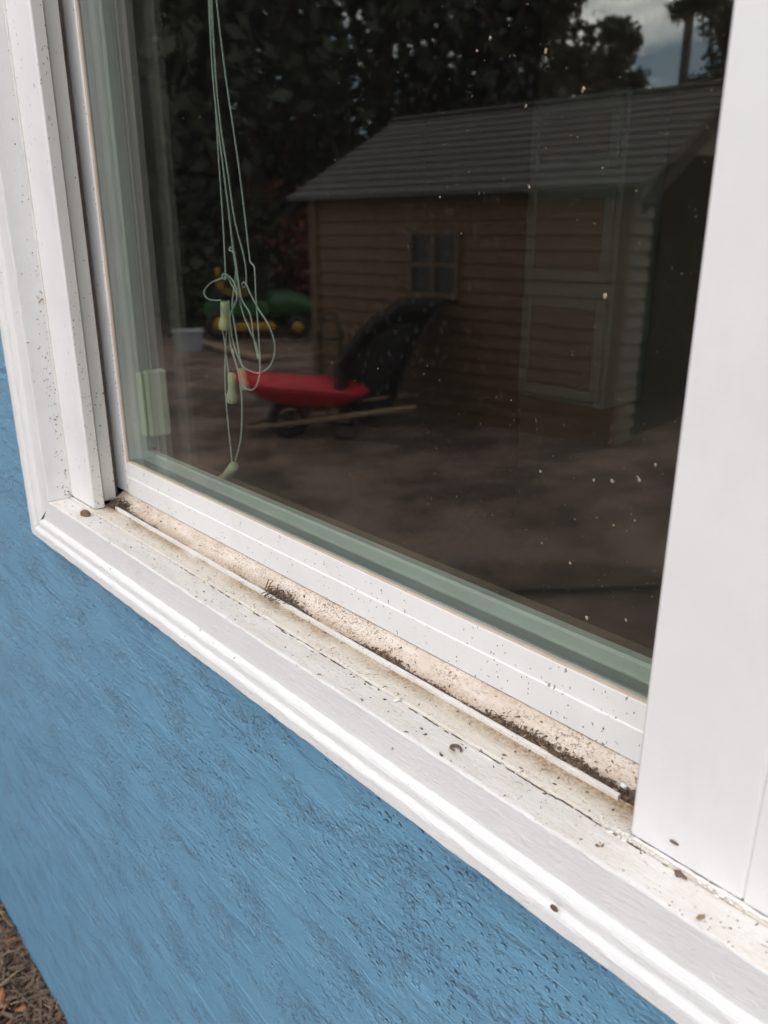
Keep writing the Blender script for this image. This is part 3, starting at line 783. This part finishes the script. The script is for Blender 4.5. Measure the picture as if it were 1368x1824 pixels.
# broken caulk along the crack behind the ledge
b = MB(); c2 = MB()
def sliver(mb, x, ln, y, wd, z0, z1):
    n = max(4, int(ln / .0012)); v = []; f = []
    for k in range(n + 1):
        t = k / n; xx = x + ln * t; hw = wd * (.25 + .75 * math.sin(math.pi * t) ** .5) * (.7 + .6 * rng.random()) * .5
        yc = y + .0006 * fnoise(xx * 300, 3.1)
        v += [(xx, yc - hw, z0), (xx, yc - hw * .8, z1), (xx, yc + hw * .8, z1), (xx, yc + hw, z0)]
    for k in range(n):
        a = k * 4; f += [(a, a + 4, a + 5, a + 1), (a + 1, a + 5, a + 6, a + 2), (a + 2, a + 6, a + 7, a + 3)]
    f += [(0, 1, 2, 3), (n * 4 + 3, n * 4 + 2, n * 4 + 1, n * 4)]
    mb.add(v, f)
x = -.66
while x < XP + .03:
    d = fnoise(x * 26, 9)
    if d > -.25 and rng.random() < .85: sliver(c2, x, rng.uniform(.003, .014), .0100 + rng.gauss(0, .0004), rng.uniform(.0006, .0013), ZB - .0006, ZB + .00035)
    if d > 0 and rng.random() < .6: sliver(b, x + .002, rng.uniform(.004, .012), .0091 + rng.gauss(0, .0005), rng.uniform(.0006, .0016), ZB - .0006, ZB + .0006)
    if d > .1 and rng.random() < .35: sliver(c2, x + .001, rng.uniform(.002, .007), .0076 + rng.gauss(0, .0006), rng.uniform(.0004, .0008), ZB - .0006, ZB + .0003)
    x += rng.uniform(.005, .014)
b.build('broken_caulk', M['caulk'], win); c2.build('crack_slivers', M['crack'], win)  # dark slivers drawn along the crack between pieces of caulk

# mulch at the foot of the wall
b = MB(); b2 = MB()
for i in range(9000):
    x = rng.uniform(-2.5, -1.0); y = -abs(rng.gauss(0, .28))
    if y < -.75: continue
    z = .004 + rng.random() * .03 + .03 * math.exp(y / .05)
    t = b2 if rng.random() < .12 else b
    if rng.random() < .55: fibre(t, (x, y, z), rng.uniform(.03, .10), rng.uniform(.0007, .0018), .22)
    else: chip(t, (x, y, z), rng.uniform(.004, .011), .35, rng.uniform(1.2, 3))
b3 = MB()
for i in range(60):
    chip(b3, (rng.uniform(-2.3, -1.2), -abs(rng.gauss(0, .22)) - .01, rng.uniform(.03, .05)), rng.uniform(.008, .018), .25, rng.uniform(1.3, 2.4))
o = b3.build('mulch', M['dead_leaf']); tag(o, 'orange brown dead leaves lying on the mulch', 'leaves', kind='stuff')
o = b.build('mulch', M['debris']); tag(o, 'dark brown mulch and pine needles at the foot of the blue wall', 'mulch', kind='stuff')
o = b2.build('mulch', M['debris_light']); tag(o, 'pale wood chips and straw lying in the mulch', 'mulch', kind='stuff')

# ================================================================== YARD (seen mirrored in the glass)
# garden shed
SB = mir((-3.395, 5.03, 0)); SANG = math.atan2(.14694, -.98915)
shed = empty('garden_shed', SB, SANG); tag(shed, 'tan garden shed with lapped boards and shingle roof mirrored in the glass', 'shed')
SL, SD, EH, RH = 3.26, 3.0, 1.93, 2.68
sw0, sw1, sz0, sz1 = 1.54, 1.99, 1.11, 1.57
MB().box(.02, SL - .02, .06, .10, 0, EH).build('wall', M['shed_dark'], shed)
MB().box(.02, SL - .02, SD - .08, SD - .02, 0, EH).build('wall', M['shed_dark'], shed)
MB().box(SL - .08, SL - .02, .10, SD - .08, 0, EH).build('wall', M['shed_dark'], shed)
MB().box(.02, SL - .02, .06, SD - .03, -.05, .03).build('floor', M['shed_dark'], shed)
nb = 17; bh = EH / nb
def board(x0, x1, z, name='siding_board', mt='shed_wall', par=None):
    b = MB(); b.add([(x0, .008, z), (x1, .008, z), (x1, .026, z + bh), (x0, .026, z + bh), (x0, .058, z), (x1, .058, z), (x1, .058, z + bh), (x0, .058, z + bh)],
                    [(0, 1, 2, 3), (5, 4, 7, 6), (0, 4, 5, 1), (3, 2, 6, 7), (0, 3, 7, 4), (1, 5, 6, 2)])
    return b.build(name, M[mt], par or shed)
for k in range(nb):
    z = k * bh
    if z + bh > sz0 + .01 and z < sz1 - .02: board(.09, sw0 - .05, z); board(sw1 + .05, SL - .09, z)
    else: board(.09, SL - .09, z)
for x0 in (0, SL - .09): MB().box(x0, x0 + .088, -.014, .058, 0, EH, .004).build('corner_board', M['shed_trim'], shed)
wn = empty('window'); wn.parent = shed
fr = MB(); fr.box(sw0 - .05, sw0, -.02, .05, sz0 - .05, sz1 + .05); fr.box(sw1, sw1 + .05, -.02, .05, sz0 - .05, sz1 + .05)
fr.box(sw0, sw1, -.021, .05, sz0 - .05, sz0); fr.box(sw0, sw1, -.021, .05, sz1 + .02, sz1 + .06)
xm, zm = (sw0 + sw1) / 2, (sz0 + sz1) / 2
fr.box(xm - .022, xm + .022, -.018, .03, sz0, sz1 + .02); fr.box(sw0, xm - .022, -.017, .03, zm - .02, zm + .02); fr.box(xm + .022, sw1, -.017, .03, zm - .02, zm + .02)
fr.build('frame', M['shed_trim'], wn)
for (x0, x1) in ((sw0, xm - .022), (xm + .022, sw1)):
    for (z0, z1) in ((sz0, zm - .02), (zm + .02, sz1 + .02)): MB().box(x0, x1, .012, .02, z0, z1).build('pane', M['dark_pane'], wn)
# gable end with its wide opening
def roof_z(y): return EH + (RH - EH) * (1 - abs(y - SD / 2) / (SD / 2))
D0, D1 = .38, SD - .38
def door_top(y): return 1.98 + .22 * math.sin(math.pi * max(0, min(1, (y - D0) / (D1 - D0)))) ** .6
for k in range(nb):
    z = k * bh
    for (y0, y1) in ((.06, D0), (D1, SD - .02)):
        MB().add([(-.012, y0, z), (-.012, y1, z), (.018, y1, z + bh), (.018, y0, z + bh), (.05, y0, z), (.05, y1, z), (.05, y1, z + bh), (.05, y0, z + bh)],
                 [(1, 0, 3, 2), (4, 5, 6, 7), (0, 1, 5, 4), (2, 3, 7, 6), (3, 0, 4, 7), (1, 2, 6, 5)]).build('siding_board', M['shed_gable'], shed)
gb = MB(); n = 24; ysg = [.02 + (SD - .04) * i / n for i in range(n + 1)]; v = []
for x in (-.006, .046):
    for y in ysg: v.append((x, y, max(EH, door_top(y)) if D0 < y < D1 else EH))
    for y in ysg: v.append((x, y, max(roof_z(y) - .04, (max(EH, door_top(y)) if D0 < y < D1 else EH) + .001)))
k2 = n + 1; f = []
for i in range(n):
    f.append((i + 1, i, k2 + i, k2 + i + 1)); f.append((2 * k2 + i, 2 * k2 + i + 1, 3 * k2 + i + 1, 3 * k2 + i)); f.append((i, i + 1, 2 * k2 + i + 1, 2 * k2 + i))
gb.add(v, f); gb.build('gable', M['shed_gable'], shed)
MB().add([(SL - .05, .02, EH), (SL - .05, SD - .02, EH), (SL - .05, SD / 2, RH - .04), (SL - .01, .02, EH), (SL - .01, SD - .02, EH), (SL - .01, SD / 2, RH - .04)],
         [(0, 1, 2), (5, 4, 3), (0, 3, 4, 1), (1, 4, 5, 2), (2, 5, 3, 0)]).build('gable', M['shed_gable'], shed)
roof = empty('roof'); roof.parent = shed
NC = 12; OV = .16
for side in (0, 1):
    ya, yb_ = (-OV, SD / 2) if side == 0 else (SD + OV, SD / 2)
    za = EH - (RH - EH) * OV / (SD / 2) + .05
    for k in range(NC):
        t0, t1 = k / NC, (k + 1.12) / NC; t1 = min(t1, 1.0)
        P = lambda t, lift: (ya + (yb_ - ya) * t, za + (RH + .05 - za) * t + lift)
        (y0, z0), (y1, z1) = P(t0, .030), P(t1, .006)
        (y2, z2), (y3, z3) = P(t1, -.012), P(t0, -.006)
        x0, x1 = -.14, SL + .14
        v = [(x0, y0, z0), (x1, y0, z0), (x1, y1, z1), (x0, y1, z1), (x0, y3, z3), (x1, y3, z3), (x1, y2, z2), (x0, y2, z2)]
        f = [(0, 1, 2, 3), (7, 6, 5, 4), (0, 4, 5, 1), (2, 6, 7, 3), (3, 7, 4, 0), (1, 5, 6, 2)]
        MB().add(v, f).build('shingle_course', M['shed_roof'], roof)
MB().box(-.15, SL + .15, SD / 2 - .09, SD / 2 + .09, RH + .045, RH + .075, .01).build('ridge_cap', M['shed_roof'], roof)
for xg in (-.145, SL + .145):
    for (ya, yb_) in ((-OV, SD / 2), (SD + OV, SD / 2)):
        za = EH - (RH - EH) * OV / (SD / 2)
        v = [(xg - .012, ya, za - .04), (xg - .012, yb_, RH), (xg - .012, yb_, RH - .10), (xg - .012, ya, za - .13)]
        v += [(x + .024, y, z) for x, y, z in v]
        MB().add(v, [(0, 1, 2, 3), (7, 6, 5, 4), (0, 4, 5, 1), (1, 5, 6, 2), (2, 6, 7, 3), (3, 7, 4, 0)]).build('barge_board', M['shed_dark'], roof)

# red wheelbarrow
def frame_at(px, py, dist):          # yard point on the ground plus unit vectors: image-right and away
    p = yard(px, py, dist); c = mir(CAM)
    return p
def screen_axis(p):
    """horizontal unit vector that runs to the right in the mirrored view, at p"""
    q = mir(p); d = Vector((q.x - CAM.x, q.y - CAM.y, 0)).normalized(); r = Vector((d.y, -d.x, 0))
    return Vector((r.x, -r.y, 0)), Vector((d.x, -d.y, 0))
def loft(name, rings, mtl, parent, cap=True, smooth=True):
    n = len(rings[0]); v = [q for r in rings for q in r]; f = []
    for i in range(len(rings) - 1):
        for j in range(n): f.append((i * n + j, i * n + (j + 1) % n, (i + 1) * n + (j + 1) % n, (i + 1) * n + j))
    if cap: f += [tuple(reversed(range(n))), tuple((len(rings) - 1) * n + j for j in range(n))]
    return obj(name, v, f, mtl, parent, smooth)
WB = yard(545, 735, 6.6); WB.z = 0
r_, a_ = screen_axis(WB)
wb = empty('wheelbarrow', WB, math.atan2(r_.y, r_.x)); tag(wb, 'red wheelbarrow with pale handles mirrored in the glass beside the cord tassels', 'wheelbarrow')
hz = lambda py, dist=6.6: yard(545, py, dist).z
ztop, zbot = hz(682), hz(716)
def ring(z, x0, x1, w_, k=18):
    return [((x0 + x1) / 2 + (x1 - x0) / 2 * math.copysign(abs(math.cos(t)) ** .7, math.cos(t)), w_ * math.copysign(abs(math.sin(t)) ** .7, math.sin(t)), z - .055 * (x0 + x1) - .065 * (x1 - x0) * math.cos(t)) for t in [2 * math.pi * i / k for i in range(k)]]
loft('tray', [ring(zbot - .02, -.22, .16, .16), ring(zbot + .02, -.42, .30, .24), ring(ztop - .05, -.56, .46, .31), ring(ztop, -.60, .52, .34), ring(ztop + .01, -.585, .50, .325), ring(ztop - .04, -.53, .44, .29), ring(zbot + .05, -.38, .28, .22), ring(zbot + .01, -.2, .14, .15)], M['red'], wb)
for s in (-1, 1):
    MB().tube([(-.50, .10 * s, hz(757)), (-.1, .2 * s, hz(744)), (.87, .27 * s, hz(718))], .022, 8).build('handle', M['plank'], wb, True)
    MB().tube([(.15, .2 * s, zbot - .08), (.25, .24 * s, .02), (.38, .24 * s, .02), (.45, .22 * s, zbot - .02)], .014, 7).build('leg', M['black'], wb, True)
tire = [(-.15 + .13 * math.cos(t), .12, .17 + .13 * math.sin(t)) for t in [2 * math.pi * i / 24 for i in range(25)]]
wh = MB().tube(tire, .045, 8, False).build('wheel', M['black'], wb, True)
MB().tube([(-.15, .08, .17), (-.15, .16, .17)], .06, 16).build('hub', M['black'], wh, True)

# black garden cart tipped up on its nose
BC = yard(660, 735, 7.0); BC.z = 0
r_, a_ = screen_axis(BC)
bc = empty('garden_cart', BC, math.atan2(r_.y, r_.x)); tag(bc, 'black garden cart tipped up in front of the shed wall', 'cart')
def uz(px, py):          # pixel -> local (u, z) in the vertical plane of the cart
    q = yard(px, py, 7.0); d = q - BC; return d.dot(r_), q.z
outline = [uz(*q) for q in ((786, 533), (712, 536), (640, 585), (592, 650), (602, 735), (690, 735), (712, 680), (745, 600))]
oc = len(outline); cu = sum(o_[0] for o_ in outline) / oc; cz = sum(o_[1] for o_ in outline) / oc
rings = []
for (yy, k) in ((-.26, .86), (-.30, .97), (-.27, 1.0), (.20, 1.0), (.26, .97), (.24, .84), (.05, .6)):
    rings.append([(cu + (u - cu) * k, yy, cz + (z - cz) * k) for u, z in outline])
loft('tub', rings, M['black'], bc, True, False)
A = [uz(*q) for q in ((562, 605), (572, 562), (592, 560), (608, 606))]
MB().tube([(u, -.05, z) for u, z in A], .012, 7).build('leg_frame', M['black'], bc, True)
MB().tube([(A[0][0], -.05, A[0][1]), (A[3][0], -.05, A[3][1])], .012, 7).build('leg_frame', M['black'], bc, True)
for yy in (-.2, .2):
    MB().tube([(A[3][0] - .02, -.05, A[3][1]), (outline[3][0] + .05, yy, outline[3][1] - .05)], .014, 7).build('handle', M['black'], bc, True)

# ride-on tractor, tub, board and pole farther off
TC = yard(450, 580, 13.5); TC.z = 0
r_, a_ = screen_axis(TC)
tr = empty('lawn_tractor', TC, math.atan2(r_.y, r_.x)); tag(tr, 'green and yellow ride-on mower mirrored behind the hanging cords', 'mower')
loft('hood', [[(x, y * w_, z0 + (z1 - z0) * zz) for (y, zz) in ((-1, 0), (-1, .7), (-.6, 1), (.6, 1), (1, .7), (1, 0))] for x, w_, z0, z1 in ((.25, .26, .35, .72), (.5, .27, .35, .74), (.85, .25, .36, .66), (1.0, .20, .38, .55))], M['green'], tr)
loft('seat', [[(x, y, z) for y, z in ((-.22, zb), (-.2, zt), (.2, zt), (.22, zb))] for x, zb, zt in ((-.55, .70, 1.08), (-.48, .66, 1.10), (-.42, .66, .80), (-.05, .66, .76))], M['yellow'], tr, True, False)
MB().box(-.75, .25, -.33, .33, .34, .58, .05).build('rear_body', M['green'], tr)
MB().tube([(.2, 0, .62), (.08, 0, .98)], .02, 8).build('steering_column', M['black'], tr, True)
MB().tube([(.08 + .05 * math.cos(t), .17 * math.sin(t), .98 + .1 * math.cos(t)) for t in [6.2832 * i / 20 for i in range(21)]], .014, 6, False).build('steering_wheel', M['black'], tr, True)
for (x, rad) in ((-.5, .24), (.7, .18)):
    for s in (-1, 1):
        t_ = MB().tube([(x + rad * .72 * math.cos(t), s * .36, rad + rad * .72 * math.sin(t)) for t in [6.2832 * i / 20 for i in range(21)]], rad * .28, 8, False).build('wheel', M['black'], tr, True)
        MB().tube([(x, s * .30, rad), (x, s * .42, rad)], rad * .52, 14).build('rim', M['yellow'], t_, True)
MB().box(-.4, .35, -.42, .42, .12, .26, .04).build('mower_deck', M['yellow'], tr)

TB = yard(333, 588, 12.0); TB.z = 0
r_, a_ = screen_axis(TB)
tb = empty('storage_tub', TB, math.atan2(r_.y, r_.x)); tag(tb, 'grey plastic storage tub standing left of the ride-on mower', 'tub')
loft('body', [[(x * k, y * k, z) for x, y in ((-.2, -.15), (.2, -.15), (.2, .15), (-.2, .15))] for z, k in ((0, .85), (.26, 1.0))], M['tub'], tb, True, False)
MB().box(-.22, .22, -.17, .17, .262, .30, .01).build('lid', M['tub'], tb)
def lying(name, pa, pb, wdt, thk, mt, label, cat):
    A = at(*pa, 2, .03); B = at(*pb, 2, .03); A, B = mir(A), mir(B); d = (B - A); ln = d.length
    o = empty(name, A, math.atan2(d.y, d.x)); tag(o, label, cat)
    MB().box(0, ln, -wdt, wdt, -.01, thk, .006).build('board', M[mt], o); return o
lying('wooden_board', (318, 602), (474, 642), .10, .04, 'plank', 'long pale wooden board lying on the ground beyond the cords', 'board')
hp = [mir(at(x, y, 2, .012)) for x, y in ((860, 1058), (960, 1052), (1060, 1050), (1160, 1046), (1260, 1050))]
o = MB().tube(catmull(hp, 6), .012, 7).build('garden_hose', M['black'], None, True); tag(o, 'thin dark hose lying across the bare ground near the house', 'hose')

# far neighbour house
NH = yard(372, 416, 26); NH.z = 0
nh = empty('neighbour_house', NH, R(20)); tag(nh, 'far house with reddish roof showing between the dark trees', 'house')
MB().box(-3, 3, -2.5, 2.5, 0, 2.7).build('wall', M['far_wall'], nh)
MB().add([(-3.3, -2.9, 2.6), (3.3, -2.9, 2.6), (3.3, 2.9, 2.6), (-3.3, 2.9, 2.6), (-3.3, 0, 4.1), (3.3, 0, 4.1)], [(0, 1, 5, 4), (2, 3, 4, 5), (0, 4, 3), (1, 2, 5), (3, 2, 1, 0)]).build('roof', M['terracotta'], nh)
for k in (-1.5, 1.2): MB().box(k, k + .9, -2.53, -2.48, 1, 2.1).build('window', M['dark_pane'], nh)
MB().box(-.5, .35, -2.53, -2.48, 0, 2.1).build('door', M['bark'], nh)

# trees
def leaf_cloud(blobs, count, size, elong=1.0):
    """leaf quads spread through the blobs (centre, radii), denser towards the skin, in clumps"""
    C = np.array([b_[0] for b_ in blobs], float); Rr = np.array([b_[1] for b_ in blobs], float)
    vol = Rr.prod(1) ** (2 / 3); pick = nrng.choice(len(blobs), count, p=vol / vol.sum())
    d = nrng.normal(size=(count, 3)); d /= np.linalg.norm(d, axis=1)[:, None]
    rad = nrng.random(count) ** .42
    P = C[pick] + d * rad[:, None] * Rr[pick]
    P += nrng.normal(size=(count, 3)) * .06
    n = nrng.normal(size=(count, 3)); n[:, 2] += .6; n /= np.linalg.norm(n, axis=1)[:, None]
    t = np.cross(n, nrng.normal(size=(count, 3))); t /= np.linalg.norm(t, axis=1)[:, None]
    bt = np.cross(n, t); s = size * (.55 + .9 * nrng.random(count))[:, None]
    V = np.stack([P - t * s * elong, P + bt * s * .55, P + t * s * elong, P - bt * s * .55], 1).reshape(-1, 3)
    F = np.arange(count * 4).reshape(-1, 4)
    return V, F
def np_obj(name, V, F, mtl, parent):
    me = bpy.data.meshes.new(name); me.vertices.add(len(V)); me.vertices.foreach_set('co', V.astype(np.float32).ravel())
    me.loops.add(F.size); me.loops.foreach_set('vertex_index', F.astype(np.int32).ravel())
    me.polygons.add(len(F)); me.polygons.foreach_set('loop_start', np.arange(len(F), dtype=np.int32) * F.shape[1])
    me.update(calc_edges=True); me.validate(); me.materials.append(mtl)
    o = bpy.data.objects.new(name, me); COL.objects.link(o); o.parent = parent; return o
def tree(px, dist, height, crown_r, z0, mt, label, nleaf=9000, leaf=.16, trunk=.22, nblob=16, name='tree', group='trees around the yard'):
    p = yard(px, 416, dist); p.z = 0
    e = empty(name, p, rng.uniform(0, 6.28)); tag(e, label, 'tree', group)
    tp = [(.12 * fnoise(px, k * .5) * k, .12 * fnoise(px + 9, k * .5) * k, height * .92 * k / 6 - .05) for k in range(7)]
    MB().tube(tp, [trunk * (1 - .13 * k) for k in range(7)], 10).build('trunk', M['bark'], e, True)
    blobs = []; lm = MB()
    for k in range(nblob):
        h = z0 + (height - z0) * ((k + .5) / nblob); t = (h - z0) / (height - z0)
        rr = crown_r * (1 - .65 * t ** 1.6); a = k * 2.4 + rng.random()
        q = rr * rng.uniform(.35, .85); c = (q * math.cos(a), q * math.sin(a), h)
        s = crown_r * rng.uniform(.30, .52); blobs.append((c, (s, s, s * .62)))
        kk = min(6, max(0, int(h / height * 6) - 1)); b0 = tp[kk]
        lm.tube([b0, ((b0[0] + c[0]) / 2, (b0[1] + c[1]) / 2, (b0[2] + c[2]) / 2 + .1), c], [trunk * .35, trunk * .22, trunk * .08], 6)
    lm.build('limbs', M['bark'], e, True)
    V, F = leaf_cloud(blobs, nleaf, leaf); np_obj('crown', V, F, M[mt], e)
    return e
TR = [
 (250, 17, 12, 3.4, 1.2, 'leaf', 'dark leafy tree mirrored at the far left of the glass'),
 (360, 20, 13, 3.6, 1.8, 'leaf', 'dark tree standing behind the hanging blind cords'),
 (460, 16, 12, 3.4, 2.4, 'leaf', 'dark tree mirrored just right of the blind cords'),
 (575, 19, 13, 3.6, 1.6, 'leaf', 'dark tree rising above the left end of the shed roof'),
 (680, 16, 12, 3.2, 2.2, 'leaf', 'dark tree above the upper left corner of the shed ridge'),
 (780, 20, 13, 3.4, 1.8, 'leaf', 'dark tree with sky gaps above the middle of the shed'),
 (860, 17, 12, 2.6, 2.0, 'leaf', 'dark tree right of the sky gaps behind the shed ridge'),
 (925, 19, 9.5, 1.55, 2.0, 'leaf_brown', 'brownish tree above the shed roof beside the open sky'),
 (1080, 24, 6.6, .9, 1.0, 'leaf_pine', 'small dark conifer at the left edge of the open sky'),
 (1290, 26, 7.2, 2.0, 1.0, 'leaf', 'rounded green tree above the right end of the shed ridge'),
 (1400, 22, 8.0, 2.0, 1.0, 'leaf', 'green tree farthest right, mostly hidden by the mullion'),
]
for i, (px, d, h, cr, z0, mt, lab) in enumerate(TR):
    tree(px, d, h, cr, z0, mt, lab, nleaf=(7500, 6000, 5200, 5600, 3900, 3600, 9000, 22000)[i] if i < 8 else 20000, leaf=.15 if i < 6 else (.11 if i == 6 else .075), nblob=20)
# low shrubs in front of the trees
for (px, d, h, cr, mt, lab) in ((300, 15, 2.4, 1.5, 'leaf', 'dark shrub low at the left behind the cords'), (395, 14.5, 2.6, 1.5, 'leaf', 'dark shrub under the far reddish roof'),
                                (495, 15, 2.5, 1.3, 'leaf_red', 'reddish brown shrub left of the shed corner'), (545, 17, 3.2, 1.6, 'leaf', 'dark shrub hard against the left shed corner')):
    p = yard(px, 416, d); p.z = 0
    e = empty('shrub', p); tag(e, lab, 'shrub', 'shrubs along the back of the yard')
    MB().tube([(0, 0, -.05), (.05, .03, h * .6)], [.06, .03], 7).build('stem', M['bark'], e, True)
    bl = [((rng.uniform(-.6, .6) * cr, rng.uniform(-.6, .6) * cr, rng.uniform(.25, .8) * h), (cr * .5, cr * .5, h * .26)) for _ in range(9)]
    V, F = leaf_cloud(bl, 5000, .09); np_obj('foliage', V, F, M[mt], e)
# tall pine against the sky
PP = yard(1196, 300, 19); PP.z = 0
pine = empty('pine_tree', PP); tag(pine, 'tall thin pine with bare trunk against the bright sky', 'tree', 'trees around the yard')
r_, a_ = screen_axis(PP)
MB().tube([(0, 0, -.05), (.05, .02, 3), (.03, 0, 6), (.06, .02, 9.5)], [.12, .10, .085, .05], 10).build('trunk', M['bark'], pine, True)
bl = []; lm = MB()
for (du, z, s) in ((-1.3, 7.0, .55), (-.75, 6.9, .5), (-.35, 7.4, .55), (.45, 7.1, .5), (.55, 6.3, .42), (.35, 5.9, .36), (-.15, 5.75, .22), (.2, 8.0, .7), (-.6, 8.2, .8), (.7, 8.4, .7), (0, 9.2, .8), (-1.8, 7.3, .4)):
    c = r_ * du + Vector((0, 0, z)); bl.append((tuple(c), (s, s, s * .5)))
    lm.tube([(0, 0, z - .25), tuple(c * 1.0)], [.05, .015], 6)
lm.build('limbs', M['bark'], pine, True)
V, F = leaf_cloud(bl, 22000, .055, 1.8); np_obj('crown', V, F, M['leaf_pine'], pine)
# far wood closing the horizon
bl = []
for k in range(130):
    a = R(95 + 175 * k / 129); d = 52 + 5 * fnoise(k * .6)
    hgt = 5.0 + 2.0 * fnoise(k * .8, 3) if not (R(197) < a < R(216)) else 2.6
    bl.append(((d * math.cos(a), d * math.sin(a) * (1 if math.sin(a) < 0 else -1), hgt * .5), (2.6, 2.6, hgt * .55)))
V, F = leaf_cloud(bl, 60000, .45); o = np_obj('far_wood', V, F, M['leaf'], None); tag(o, 'far dark wood behind the yard closing off the horizon', 'wood', kind='stuff')
